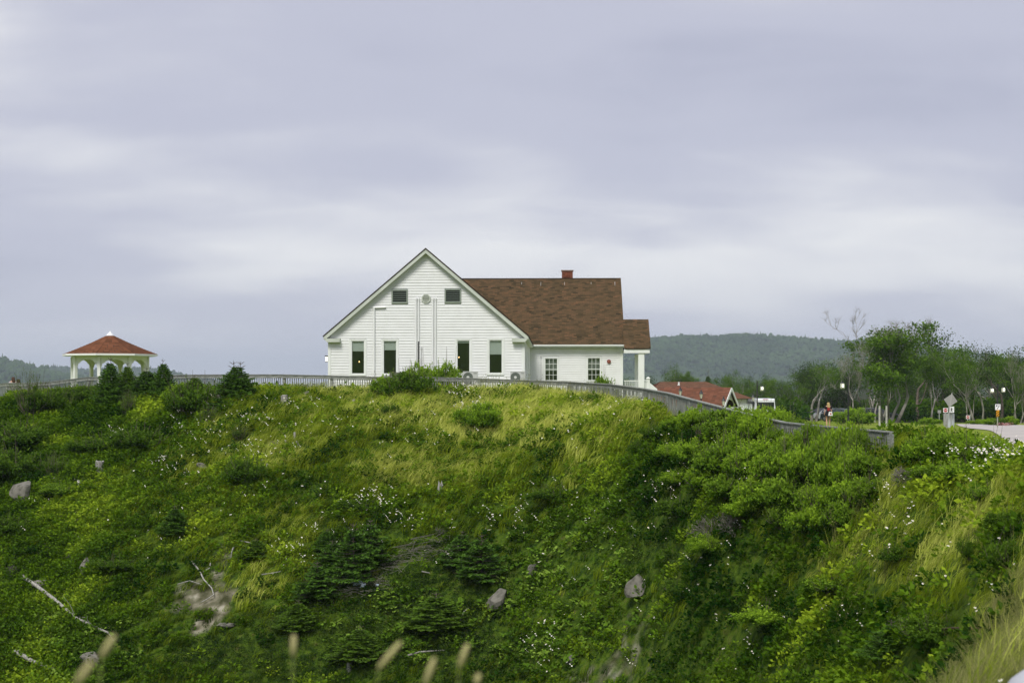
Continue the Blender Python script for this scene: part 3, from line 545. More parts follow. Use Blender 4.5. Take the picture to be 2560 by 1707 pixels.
ANG = math.radians(-1.67); GZH = -0.95
house = empty('white_house', (-4.56, 75.6, GZH), 'white clapboard house with steep gable front and brown shingle side wing behind the fence', 'house', rz=ANG)
CLX, CLY = 6.76, -75.6
def hx(px, ly): return CLX+(px-1384)*(ly-CLY)/F        # local x seen at pixel px on local depth ly
def hzz(py, ly): return (HY-py)*(ly-CLY)/F-GZH           # local z
def shingles(mb_mesh, name, fn, nu, nv, parent, m=M_SH, kindstuff=True, seed=1, thick=.012, clip=None):
    """fn(u,v)->point on the roof plane (u along the eave 0..1 in metres, v up the slope in metres); courses of single tabs"""
    r = np.random.default_rng(seed); V = []; Q = []; lc = []
    U, Vv, origin, eu, ev, en = fn; cw = .31; ch = .143; k = 0
    for j in range(int(Vv/ch)+1):
        off = (j % 2)*cw*.5+r.random()*.06; v0 = j*ch; v1 = min(v0+ch*1.12, Vv)
        if v0 >= Vv-.02: break
        for i in range(-1, int(U/cw)+2):
            a = max(0, i*cw+off+.006); b = min(U, (i+1)*cw+off-.006)
            if b-a < .02: continue
            if clip is not None:
                ca, cb = clip(v0); a = max(a, ca); b = min(b, cb)
                if b-a < .02: continue
            th = thick*(.7+.6*r.random()); P0 = origin+eu*a+ev*v0+en*th; P1 = origin+eu*b+ev*v0+en*th; P2 = origin+eu*b+ev*v1+en*.003; P3 = origin+eu*a+ev*v1+en*.003
            P4 = origin+eu*a+ev*v0-en*.004; P5 = origin+eu*b+ev*v0-en*.004; o = len(V); V += [P0, P1, P2, P3, P4, P5]; Q += [(o, o+1, o+2, o+3), (o+4, o+5, o+1, o)]; c = np.clip(r.normal(.5, .19), 0, 1); lc += [c]*6
    me = np_mesh(name, np.array(V), np.array(Q), m, {'lc': np.array(lc)}); return child(name, me, parent, kind='stuff')
HW = 5.22; EW = 5.42; SL = .85; APX = 7.3-GZH; EAV = 2.69-GZH
EXP = .147
def clap_front(holes, zlo, zhi, xl, xr, y, lim=None, parent=house, nrm=-1):
    """lapped boards on a wall facing -y; holes (x0,x1,z0,z1); lim(z) -> half width for a gable"""
    k = 0; z = zlo
    while z < zhi-.02:
        z1 = min(z+EXP, zhi); segs = [(xl, xr)]
        for (a, b, c, d) in holes:
            if c < z1-.01 and d > z+.01: segs = [q for s in segs for q in ((s[0], min(s[1], a)), (max(s[0], b), s[1])) if q[1]-q[0] > .01]
        for a, b in segs:
            mb = MB()
            if lim: a0, b0 = max(a, -lim(z)), min(b, lim(z)); a1, b1 = max(a, -lim(z1)), min(b, lim(z1))
            else: a0, b0, a1, b1 = a, b, a, b
            if b0-a0 < .02: continue
            if b1 < a1: a1 = b1 = (a0+b0)/2
            t = .029; u = .004
            mb.hexa([(a0, y-t, z), (b0, y-t, z), (b0, y, z), (a0, y, z), (a1, y-u, z1), (b1, y-u, z1), (b1, y, z1), (a1, y, z1)])
            mb.build('clapboard', M_WHITE, parent)
        z += EXP
# openings of the gable front: (glass px x0,x1, py top,bottom, blind fraction)
WIN = [(880,910,853,933,.31),(960,990.5,853,933,.275),(1144.5,1174,852,932,.07),(1224.7,1254.8,851.5,931.5,.43)]
holes = []; wdat = []
for a, b, c, d, bl in WIN:
    x0, x1, z1, z0 = hx(a, 0), hx(b, 0), hzz(c, 0), hzz(d, 0); wdat.append((x0, x1, z0, z1, bl)); holes.append((x0-.14, x1+.14, z0-.13, z1+.13))
VENT = [(979.7,1020,724,758.5),(1112.5,1153.5,723,757.5)]; vd = [(hx(a, 0), hx(b, 0), hzz(d, 0), hzz(c, 0)) for a, b, c, d in VENT]; holes += [(a-.01, b+.01, c-.01, d+.01) for a, b, c, d in vd]
clap_front(holes, .12, APX-.1, -HW+.13, HW-.13, -.012, lim=lambda z: max(0.0, (APX-.16-z)/SL))
# sheathing behind the boards, cut round the windows: piers, spandrels and gable
mb = MB(); cuts = sorted(wdat, key=lambda w: w[0]); xs_ = -HW; zt = wdat[0][3]+.03; zb = wdat[0][2]-.02
for (x0, x1, z0, z1, bl) in cuts: mb.box(xs_, x0-.03, 0, .16, zb, zt); xs_ = x1+.03
mb.box(xs_, HW, 0, .16, zb, zt); mb.box(-HW, HW, 0, .16, 0, zb); mb.prism([(-HW, zt), (HW, zt), (HW, EAV-.05), (0, APX-.2), (-HW, EAV-.05)], 0, .16)
mb.build('gable_wall', M_WHITE, house)
for x in (-HW, HW-.13): MB().box(x-.02 if x < 0 else x, x+.13 if x < 0 else x+.15, -.055, .1, 0, EAV-.12).build('corner_board', M_TRIM, house)
for (x0, x1, z0, z1, bl) in wdat:
    w = MB(); f = .075
    for q in ((x0-.14, x0-.045, z0-.13, z1+.13), (x1+.045, x1+.14, z0-.13, z1+.13), (x0-.045, x1+.045, z1+.045, z1+.13), (x0-.045, x1+.045, z0-.13, z0-.045)): w.box(q[0], q[1], -.048, .0, q[2], q[3])
    win = w.build('window', M_TRIM, house)
    s = MB()
    for q in ((x0-.045, x0, z0-.045, z1+.045), (x1, x1+.045, z0-.045, z1+.045), (x0, x1, z1, z1+.045), (x0, x1, z0-.045, z0)): s.box(q[0], q[1], -.030, .03, q[2], q[3])
    s.build('sash', M_LOUV if False else M_TRIM, win)
    MB().box(x0, x1, .004, .010, z0, z1).build('pane', M_GLASS, win)
    MB().box(x0+.005, x1-.005, .05, .056, z1-(z1-z0)*bl, z1-.005).build('blind', M_BLIND, win)
for (x0, x1, z0, z1) in vd:
    v = MB()
    for q in ((x0, x0+.065, z0, z1), (x1-.065, x1, z0, z1), (x0+.065, x1-.065, z1-.065, z1), (x0+.065, x1-.065, z0, z0+.065)): v.box(q[0], q[1], -.075, .0, q[2], q[3])
    fr = v.build('vent', M_LOUV, house); MB().box(x0+.065, x1-.065, -.006, .0, z0+.065, z1-.065).build('vent_backing', M_DARKM, fr)
    n = 6; h = (z1-z0-.13)/n; M_SL = M_SLAT
    for k in range(n): zz = z0+.065+h*k; MB().hexa([(x0+.065, -.065, zz), (x1-.065, -.065, zz), (x1-.065, -.05, zz), (x0+.065, -.05, zz), (x0+.065, -.02, zz+h*.40), (x1-.065, -.02, zz+h*.40), (x1-.065, -.008, zz+h*.40), (x0+.065, -.008, zz+h*.40)]).build('slat', M_SLAT, fr)
cx_, cz_ = hx(1065.8, 0), hzz(746.5, 0); rv = MB(); n8 = 8
po = [(cx_+math.cos(math.pi/8+math.pi/4*j)*.255, cz_+math.sin(math.pi/8+math.pi/4*j)*.255) for j in range(8)]; pi_ = [(cx_+math.cos(math.pi/8+math.pi/4*j)*.195, cz_+math.sin(math.pi/8+math.pi/4*j)*.195) for j in range(8)]
for j in range(8): a, b, c, d = po[j], po[(j+1) % 8], pi_[(j+1) % 8], pi_[j]; rv.prism([a, b, c, d], -.09, -.012)
rvo = rv.build('round_vent', M_RAKE, house); MB().prism(pi_, -.045, -.04).build('vent_backing', M_OLIVE, rvo)
for k in range(5): zz = cz_-.15+.07*k; hw = math.sqrt(max(.19**2-(zz+.01-cz_)**2, .001)); MB().box(cx_-hw, cx_+hw, -.075, -.05, zz, zz+.035).build('slat', M_RAKE, rvo)
def pipe(pxc, y0, y1, r=.047, m=M_PIPE, name='pipe', off=.075, cap=True):
    x = hx(pxc, 0); za, zb_ = hzz(y1, 0), hzz(y0, 0); t = MB().tube([(x, -off, za), (x, -off, zb_)], r, 8); 
    if cap: t.tube([(x, -off, zb_-.1), (x, -off, zb_+.02)], r*1.25, 8)
    return t.build(name, m, house)
for q in ((1041, 746, 992), (1083, 746, 992), (1089.5, 746, 992)): pipe(*q)
pipe(1047.5, 746, 853.5); pipe(1047.3, 853.5, 975, .032, M_BLACK, 'black_cable', cap=False); pipe(1053.3, 868, 975, .032)
x_ = hx(936, 0); z_ = hzz(770, 0); MB().tube([(x_, -.09, 0.05), (x_, -.09, z_), (x_+.02, -.09, z_+.02)], .045, 8).tube([(x_-.04, -.09, z_+.02), (x_+.62, -.09, z_+.045)], .045, 8).build('elbow_pipe', M_PIPE, house)
# rakes, returns, main roof
ey = -.32
for s in (-1, 1):
    p = MB(); a = (s*EW, EAV); b = (0, APX); dz = .19
    pr_ = [(0, APX-.02), (s*EW, EAV-.02), (s*EW, EAV-.02-dz*.8), (s*(EW-.1), EAV-.02-dz), (0, APX-.02-dz*1.3)]
    if s > 0: pr_ = pr_[::-1]
    p.prism(pr_, ey, ey+.03).build('rake_board', M_RAKE, house)
    q = [(0, APX+.015), (s*(EW+.05), EAV-.028), (s*(EW+.05), EAV-.055), (0, APX-.019)]
    if s > 0: q = q[::-1]
    MB().prism(q, ey-.03, ey+.03).build('drip_edge', M_ROOFD, house)
    so = [(0, APX-.20), (s*EW, EAV-.20), (s*EW, EAV-.215), (0, APX-.215)]
    if s > 0: so = so[::-1]
    MB().prism(so, ey+.03, -.03).build('soffit', M_RAKE, house)
    x0, x1 = (-EW, -EW+.86) if s < 0 else (EW-.86, EW); pts_ = [(x0, EAV-.17), (x1, EAV-.17), (x1-.02 if s < 0 else x1, EAV-.36), (x0+.16 if s < 0 else x0+.02, EAV-.36)]
    if s > 0: pts_ = [(x0, EAV-.17), (x1, EAV-.17), (x1-.16, EAV-.36), (x0+.02, EAV-.36)]
    MB().prism(pts_[::-1], ey, -.02).build('eave_return', M_RAKE, house)
    # side fascia and soffit running back
    MB().box(s*EW-.015 if s > 0 else -EW-.015, s*EW+.015 if s > 0 else -EW+.015, ey, 15.9 if s > 0 else 28, EAV-.22, EAV-.03).build('fascia', M_RAKE, house)
    MB().box(min(s*HW, s*EW), max(s*HW, s*EW), ey+.03, 15.9 if s > 0 else 28, EAV-.23, EAV-.215).build('soffit', M_TRIM, house)
# roof slabs
LEN = 28.5
for s in (-1, 1): MB().hexa([(0, ey-.02, APX-.06), (s*(EW+.04), ey-.02, EAV-.09), (s*(EW+.04), LEN, EAV-.09), (0, LEN, APX-.06), (0, ey-.02, APX), (s*(EW+.04), ey-.02, EAV-.03), (s*(EW+.04), LEN, EAV-.03), (0, LEN, APX)]).build('roof_slope', M_ROOFD, house)
ns = math.sqrt(1+SL*SL); V3 = lambda *a: np.array(a, float)
shingles(None, 'shingles', (16.6, 6.9, V3(EW+.05, ey, EAV-.03), V3(0, 1, 0), V3(-1, 0, SL)/ns, V3(SL, 0, 1)/ns), 0, 0, house, seed=4)
shingles(None, 'shingles', (28.8, 7.1, V3(-EW-.05, LEN, EAV-.03), V3(0, -1, 0), V3(1, 0, SL)/ns, V3(-SL, 0, 1)/ns), 0, 0, house, seed=5)
# long side walls of the main house
def clap_side(xw, s, y0, y1, z0, z1, holes=()):
    z = z0
    while z < z1-.02:
        zz = min(z+EXP, z1); segs = [(y0, y1)]
        for (a, b, c, d) in holes:
            if c < zz-.01 and d > z+.01: segs = [q for sg in segs for q in ((sg[0], min(sg[1], a)), (max(sg[0], b), sg[1])) if q[1]-q[0] > .01]
        for a, b in segs: MB().hexa([(xw, a, z), (xw+s*.046, a, z), (xw+s*.046, b, z), (xw, b, z), (xw, a, zz), (xw+s*.006, a, zz), (xw+s*.006, b, zz), (xw, b, zz)]).build('clapboard', M_WHITE, house)
        z += EXP
SH = [(4.2, 5.6, 1.2, 3.0), (10.2, 11.6, 1.2, 3.0)]
clap_side(HW+.001, 1, .1, 16.3, .12, EAV-.23, SH)
MB().box(HW-.16, HW, .16, 28, 0, EAV-.23).build('side_wall', M_WHITE, house); MB().box(-HW, -HW+.16, .16, 28, 0, EAV-.23).build('side_wall', M_WHITE, house)
clap_side(-HW-.001, -1, .1, 28, .12, EAV-.23)
for (a, b, c, d) in SH:
    w = MB()
    for q in ((a, a+.1, c, d), (b-.1, b, c, d), (a+.1, b-.1, d-.1, d), (a+.1, b-.1, c, c+.1)): w.box(HW+.002, HW+.05, q[0], q[1], q[2], q[3])
    wo = w.build('side_window', M_TRIM, house); MB().box(HW+.008, HW+.014, a+.1, b-.1, c+.1, d-.1).build('pane', M_GLASS, wo)
# rooms behind the glass, with a lit lamp and a candle-like bulb
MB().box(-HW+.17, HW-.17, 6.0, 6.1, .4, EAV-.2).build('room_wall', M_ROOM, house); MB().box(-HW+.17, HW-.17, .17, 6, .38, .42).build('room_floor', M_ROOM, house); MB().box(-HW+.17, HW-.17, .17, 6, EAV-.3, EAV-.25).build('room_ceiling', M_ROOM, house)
M_BULB = mat('warm_bulb', (1,.7,.35), emit=(1,.62,.25), estr=4)
for q in ((898, 904, .9), (985, 931, .5), (1148, 893, 1.4)):
    x, z = hx(q[0], q[2]), hzz(q[1], q[2]); lo_ = MB().lathe([(.008, -.04), (.02, -.02), (.024, .012), (.008, .04)], 8, (x, q[2], z)).build('bulb', M_BULB, house, 'small warm lit bulb seen through a window')
# ------------------------------------------------ wing
WY = 16.4; WX1 = 11.22; RY = 21.4; WH = [(1364, 1393, 897, 950), (1470.2, 1499.5, 896, 949.5)]; wh = [(hx(a, WY), hx(b, WY), hzz(d, WY), hzz(c, WY)) for a, b, c, d in WH]
clap_front([(a-.13, b+.13, c-.10, d+.10) for a, b, c, d in wh], .12, EAV-.25, HW+.12, WX1-.13, WY-.012)
mb = MB(); mb.box(HW, WX1, WY, WY+.16, 0, wh[0][2]-.03); mb.box(HW, WX1, WY, WY+.16, wh[0][3]+.03, EAV-.05); xs_ = HW
for a, b, c, d in wh: mb.box(xs_, a-.02, WY, WY+.16, c-.03, d+.03); xs_ = b+.02
mb.box(xs_, WX1, WY, WY+.16, wh[0][2]-.03, wh[0][3]+.03); mb.build('wing_wall', M_WHITE, house)
MB().box(HW+.01, HW+.12, WY-.05, WY, 0, EAV-.25).build('corner_board', M_TRIM, house); MB().box(WX1-.13, WX1+.02, WY-.055, WY+.1, 0, EAV-.25).build('corner_board', M_TRIM, house)
eo = MB().prism([(WY, 0), (2*RY-WY, 0), (2*RY-WY, EAV-.05), (RY, APX-.2), (WY, EAV-.05)], 0, .15).build('wing_end_wall', M_WHITE, house)
eo.rotation_euler = (0, 0, math.pi/2); eo.location = (WX1, 0, 0)
for a, b, c, d in wh:
    w = MB()
    for q in ((a-.11, a-.03, c-.09, d+.09), (b+.03, b+.11, c-.09, d+.09), (a-.03, b+.03, d+.03, d+.09), (a-.03, b+.03, c-.09, c-.03)): w.box(q[0], q[1], WY-.045, WY, q[2], q[3])
    win = w.build('window', M_TRIM, house); mid = (c+d)/2
    for (u, v, nm) in ((mid+.02, d, 'upper_sash'), (c, mid-.02, 'lower_sash')):
        s = MB(); f = .030
        for q in ((a-.03, a, u-.02, v+.02), (b, b+.03, u-.02, v+.02), (a, b, v, v+.02), (a, b, u-.02, u)): s.box(q[0], q[1], WY-.025, WY+.02, q[2], q[3])
        for k in (1, 2): xx = a+(b-a)*k/3; s.box(xx-.011, xx+.011, WY-.012, WY+.003, u, v)
        s.box(a, b, WY-.009, WY+.001, (u+v)/2-.011, (u+v)/2+.011); s.build(nm, M_TRIM, win)
    MB().box(a, b, WY+.006, WY+.012, c, d).build('pane', M_GLASS, win)
    MB().box(a, b, WY+.10, WY+.11, mid-.1, d).build('blind', M_BLIND2, win)
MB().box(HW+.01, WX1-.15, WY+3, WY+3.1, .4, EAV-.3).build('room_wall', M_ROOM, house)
MB().box(EW+.02, WX1+.12, WY-.42, WY-.39, EAV-.22, EAV-.03).build('fascia', M_RAKE, house); MB().box(HW, WX1+.1, WY-.39, WY-.02, EAV-.225, EAV-.21).build('soffit', M_TRIM, house)
MB().box(EW+.02, WX1+.12, WY-.50, WY-.42, EAV-.12, EAV-.035).build('gutter', M_TRIM, house)
RX1 = WX1+.12; RL = (RY-(WY-.42)); sl2 = (APX-EAV+.03)/RL; n2 = math.sqrt(1+sl2*sl2); ye = WY-.44
for s in (1, -1): MB().hexa([(0, RY-s*(RY-ye), EAV-.09), (RX1, RY-s*(RY-ye), EAV-.09), (RX1, RY, APX-.05), (0, RY, APX-.05), (0, RY-s*(RY-ye), EAV-.03), (RX1, RY-s*(RY-ye), EAV-.03), (RX1, RY, APX+.01), (0, RY, APX+.01)]).build('roof_slope', M_ROOFD, house)
shingles(None, 'shingles', (RX1, math.hypot(RL, APX-EAV+.03), V3(0, ye-.02, EAV-.032), V3(1, 0, 0), V3(0, 1, sl2)/n2, V3(0, -sl2, 1)/n2), 0, 0, house, seed=9)
MB().box(0, RX1, RY-.1, RY+.1, APX+.012, APX+.035).build('ridge_cap', M_SH, house)
for k, dx in enumerate((.3, .9, 1.6, 2.3, 3.2, 4.4, 5.0, 5.2, 6.6)): MB().box(4.3+dx, 4.315+dx, RY-.55-.1*(k % 3), RY-.25, APX-.42-.05*(k % 3), APX-.27).build('roof_bracket', M_PIPE, house) if k % 2 == 0 else None
# chimney with coursed bricks
CHX = hx(1418.5, RY+.5); ct = hzz(677, RY+.5); M_BRICK = shingle_mat('chimney_brick', (.13,.040,.022), (.21,.062,.032), (.30,.10,.055))
ch = MB().box(CHX-.36, CHX+.36, RY+.14, RY+.86, APX-.9, ct-.06).build('chimney', mat('mortar', (.30,.26,.22), rough=.95), house)
V = []; Q = []; lc = []; z = APX-.9; j = 0
while z < ct-.1:
    for k in range(-1, 4):
        a = max(CHX-.375, CHX-.375+k*.23+(j % 2)*.115+.006); b = min(CHX+.375, CHX-.375+(k+1)*.23+(j % 2)*.115-.006)
        if b-a < .03: continue
        for (yy0, yy1) in ((RY+.125, RY+.15),):
            o = len(V); V += [(a, yy0, z), (b, yy0, z), (b, yy0, z+.062), (a, yy0, z+.062), (a, yy1, z), (b, yy1, z), (b, yy1, z+.062), (a, yy1, z+.062)]; Q += [(o, o+1, o+2, o+3), (o+3, o+2, o+6, o+7), (o, o+4, o+5, o+1), (o+1, o+5, o+6, o+2), (o, o+3, o+7, o+4)]; lc += [rng.random()]*8
    z += .074; j += 1
child('bricks', np_mesh('bricks', V, Q, M_BRICK, {'lc': lc}), ch, kind='stuff'); MB().box(CHX-.42, CHX+.42, RY+.08, RY+.92, ct-.06, ct).build('cap', mat('chimney_cap', (.25,.16,.12), rough=.9), ch)
# fire bell, cable, wall lantern
bx_, bz_ = hx(1522, WY), hzz(903.5, WY); fb = MB().disc((bx_, bz_), .125, WY-.12, WY-.035).build('fire_bell', mat('red_bell', (.20,.03,.015), rough=.4, spec=.5), house); MB().disc((bx_, bz_), .035, WY-.14, WY-.12, 10).build('bell_hub', mat('bell_hub', (.45,.25,.18)), fb)
xx = hx(1353, WY); MB().tube([(xx, WY-.06, .3), (xx, WY-.06, hzz(893, WY))], .016, 6).box(xx-.05, xx+.05, WY-.09, WY-.04, hzz(894, WY), hzz(889, WY)).build('conduit', M_GREYM, house)
M_LIT = mat('lit_lantern_glass', (.9,.88,.7), emit=(1,.95,.72), estr=1.6)
lx = -HW-.16; lzz = hzz(897, .3); la = MB().box(lx-.07, lx+.07, .23, .37, lzz+.12, lzz+.18).box(lx-.05, lx+.05, .25, .35, lzz-.17, lzz-.13).box(lx+.05, -HW, .29, .31, lzz+.14, lzz+.17).build('wall_lantern', M_BLACK, house); MB().box(lx-.045, lx+.045, .255, .345, lzz-.13, lzz+.12).build('lantern_glass', M_LIT, la)
# porch at the far right
PE, PR = 15.3, 17.6; PX1 = 12.94; pe_z = hzz(871, PE); pr_z = hzz(799, PR); psl = (pr_z-pe_z)/(PR-PE); pn = math.sqrt(1+psl*psl)
for s in (1, -1): MB().hexa([(RX1+.02, PR-s*(PR-PE), pe_z-.05), (PX1, PR-s*(PR-PE), pe_z-.05), (PX1, PR, pr_z-.05), (RX1+.02, PR, pr_z-.05), (RX1+.02, PR-s*(PR-PE), pe_z), (PX1, PR-s*(PR-PE), pe_z), (PX1, PR, pr_z), (RX1+.02, PR, pr_z)]).build('porch_roof', M_ROOFD, house)
shingles(None, 'shingles', (PX1-RX1+.1, math.hypot(PR-PE, pr_z-pe_z), V3(RX1-.08, PE-.01, pe_z+.002), V3(1, 0, 0), V3(0, 1, psl)/pn, V3(0, -psl, 1)/pn), 0, 0, house, seed=12)
MB().box(WX1+.03, PX1-.05, PE+.05, PE+.12, pe_z-.30, pe_z-.06).build('porch_beam', M_TRIM, house); MB().box(PX1-.17, PX1-.10, PE+.12, PE+4.5, pe_z-.30, pe_z-.06).build('porch_beam', M_TRIM, house)
MB().box(WX1+.03, PX1-.17, PE+.12, PE+4.5, pe_z-.2, pe_z-.17).build('porch_ceiling', M_TRIM, house)
for yy in (PE+.3, PE+4.1):
    xc = 12.36; col = MB().box(xc-.19, xc+.19, yy-.19, yy+.19, 0, pe_z-.3).build('porch_column', M_TRIM, house); MB().box(xc-.23, xc+.23, yy-.23, yy+.23, .2, .45).build('column_base', M_TRIM, col)
MB().box(WX1+.02, 12.6, PE+.1, PE+4.4, -.1, .22).build('porch_floor', M_TRIM, house)
rt = hzz(950.5, PE+.3); MB().box(WX1+.05, 12.17, PE+.26, PE+.34, rt-.06, rt).build('porch_rail', M_TRIM, house); MB().box(WX1+.05, 12.17, PE+.27, PE+.33, .3, .36).build('porch_rail', M_TRIM, house)
for k in range(8): xb = WX1+.12+k*.125; MB().box(xb-.022, xb+.022, PE+.28, PE+.32, .36, rt-.06).build('porch_baluster', M_TRIM, house)
for q in ((1619.5, 944, .11), (1610.5, 950, .13)):
    xn = hx(q[0], PE+.5); zn = hzz(q[1], PE+.5); nw = MB().box(xn-q[2], xn+q[2], PE+.4, PE+.62, -.2, zn-.06).build('newel_post', M_TRIM, house); MB().hexa([(xn-q[2]-.05, PE+.35, zn-.06), (xn+q[2]+.05, PE+.35, zn-.06), (xn+q[2]+.05, PE+.67, zn-.06), (xn-q[2]-.05, PE+.67, zn-.06), (xn-.03, PE+.48, zn+.05), (xn+.03, PE+.48, zn+.05), (xn+.03, PE+.54, zn+.05), (xn-.03, PE+.54, zn+.05)]).build('post_cap', M_TRIM, nw)
xa, xb = hx(1624, PE+.5), hx(1642, PE+.5); MB().hexa([(xa, PE+.45, hzz(978, PE)), (xb, PE+.45, hzz(985, PE)), (xb, PE+.55, hzz(985, PE)), (xa, PE+.55, hzz(978, PE)), (xa, PE+.45, hzz(957, PE)), (xb, PE+.45, hzz(972, PE)), (xb, PE+.55, hzz(972, PE)), (xa, PE+.55, hzz(957, PE))]).build('stair_parapet', M_TRIM, house)
# air conditioners and the long cabinet standing against the gable wall
def HL(x, y, z): return house.matrix_basis @ Vector((x, y, z))
house_m = Matrix.Translation(house.location) @ Matrix.Rotation(ANG, 4, 'Z')
def ac(px0, px1, label):
    x0, x1 = hx(px0, -.8), hx(px1, -.8); z1, z0 = hzz(929, -.8), hzz(957, -.8); loc = house_m @ Vector(((x0+x1)/2, -.6, z0)); o = empty('air_conditioner', loc, label, 'air conditioner', 'air conditioner units against the gable wall', ANG); w = (x1-x0)/2; h = z1-z0
    MB().box(-w, w, -.16, .16, 0, h).box(-w-.01, w+.01, -.17, .17, h, h+.02).build('casing', M_GREYM, o); fx = -w*.32; MB().disc((fx, h*.5), h*.44, -.175, -.162, 28).build('fan_grille', mat('dark_grille', (.10,.115,.10), rough=.5), o); MB().disc((fx, h*.5), h*.13, -.20, -.175, 16).build('fan_hub', mat('hub_grey', (.6,.61,.58)), o)
    for k in range(5):
        rr = h*(.18+.055*k); g = MB(); n = 28
        for j in range(n): a0, a1 = 2*math.pi*j/n, 2*math.pi*(j+1)/n; g.prism([(fx+math.cos(t)*r_, h*.5+math.sin(t)*r_) for t, r_ in ((a0, rr), (a1, rr), (a1, rr-.008), (a0, rr-.008))], -.185, -.176)
        g.build('guard_ring', M_LOUV, o)
    MB().box(w*.42, w*.88, -.166, -.161, h*.83, h*.87).build('nameplate', M_DARKM, o)
    gl = -z0
    for s in (-1, 1): MB().box(s*w*.7-.02, s*w*.7+.02, -.15, .15, gl, 0).build('leg', M_GREYM, o)
ac(1158, 1195, 'grey air conditioner with round fan below the third tall window, partly cut by the rail'); ac(1276.5, 1313.5, 'grey air conditioner with round fan at the right corner of the white gable')
x0, x1 = hx(975, -.8), hx(1140, -.8); zt_ = hzz(930.5, -.8); loc = house_m @ Vector(((x0+x1)/2, -.75, 0)); o = empty('equipment_cabinet', loc, 'long low olive grey metal cabinet behind the fence under the gable pipes', 'cabinet', rz=ANG); w = (x1-x0)/2
MB().box(-w, w*.42, -.3, .3, .1, zt_).build('body', M_OLIVE, o); MB().box(w*.42, w, -.3, .3, zt_-.32, zt_-.02).build('side_body', M_OLIVE, o); MB().tube([(w*.3, -.34, zt_-.02), (w+.03, -.34, zt_-.02), (w+.08, -.34, zt_-.4)], .02, 6).build('handrail', M_BLACK, o); MB().box(-w*.62, -w*.57, -.306, -.301, zt_-.12, zt_-.06).build('label_plate', M_PIPE, o)
for s in (-.95, .35, .9): MB().box(s*w-.05, s*w+.05, -.25, .25, 0, zt_-.33).build('leg', M_OLIVE, o)

# ------------------------------------------------------------------ fence
M_WOOD = mat('weathered_fence_wood', (.32,.33,.30), (.17,.185,.16), scale=3.0, rough=.9, stretch=(.6, 6, 6), bump=.3, bscale=14)
M_WOODP = mat('grey_picket_wood', (.27,.28,.25), (.145,.16,.135), scale=7.0, rough=.9, stretch=(1, 1, .3), coord='World')
fence = empty('picket_fence', (FP[12].x, FP[12].y, FP[12].z-RAIL_H), 'long weathered grey wooden picket railing along the crest of the bank', 'fence')
fo = fence.location
bal_me = MB().box(-.016, .016, -.012, .012, 0, .90).mesh('baluster', M_WOODP)
post_me = MB().box(-.062, .062, -.062, .062, -.45, 1.0).mesh('post', M_WOOD); bals = []
for i in range(len(FP)):
    p = FP[i]; t = (FP[min(i+1, len(FP)-1)]-FP[max(i-1, 0)]); an = math.atan2(t.y, t.x); po_ = child('post', post_me, fence); po_.location = (p.x-fo.x, p.y-fo.y+.08, p.z-RAIL_H-fo.z); po_.rotation_euler = (0, 0, an)
    if i == 12: po_ = child('post', post_me, fence); po_.location = (p.x-fo.x+.16, p.y-fo.y-.03, p.z-RAIL_H-fo.z); po_.rotation_euler = (0, 0, an)
    if i+1 < len(FP):
        q = FP[i+1]; dr = (q-p).normalized(); L_ = (q-p).length; a = p-fo+dr*.004; b = q-fo-dr*.004
        MB().beam(a-Vector((0, 0, .085)), b-Vector((0, 0, .085)), .045, .135).build('rail', M_WOOD, fence); MB().beam(a+Vector((0, .03, -.0)), b+Vector((0, .03, 0)), .15, .034).build('cap_rail', M_WOOD, fence); MB().beam(a-Vector((0, 0, .88)), b-Vector((0, 0, .88)), .05, .085).build('lower_rail', M_WOOD, fence)
        n = max(2, int(L_/.104))
        for k in range(n):
            t_ = (k+.5)/n; c = p.lerp(q, t_); c = c-fo; pxc, _ = proj(c.x+fo.x, c.y+fo.y, 0); bals.append((pxc, Vector((c.x+.01*math.sin(an), c.y+.045 if i < 11 else c.y-.04, c.z-RAIL_H+.08+rng.normal()*.008)), an, i))
near = [b for b in bals if 415 < b[0] < 1745 or 2140 < b[0]][:300]; rest = [b for b in bals if b not in near]
for pxc, c, an, i in near:
    o = child('baluster', bal_me, fence); o.location = c; o.rotation_euler = (rng.normal()*.006, rng.normal()*.010, an)
mb = MB()
for pxc, c, an, i in rest: u = Vector((math.cos(an), math.sin(an), 0))*.019; v = Vector((-math.sin(an), math.cos(an), 0))*.012; q = [c-u-v, c+u-v, c+u+v, c-u+v]; mb.hexa(q+[p+Vector((0, 0, .9)) for p in q])
mb.build('balusters', M_WOODP, fence, kind='stuff')

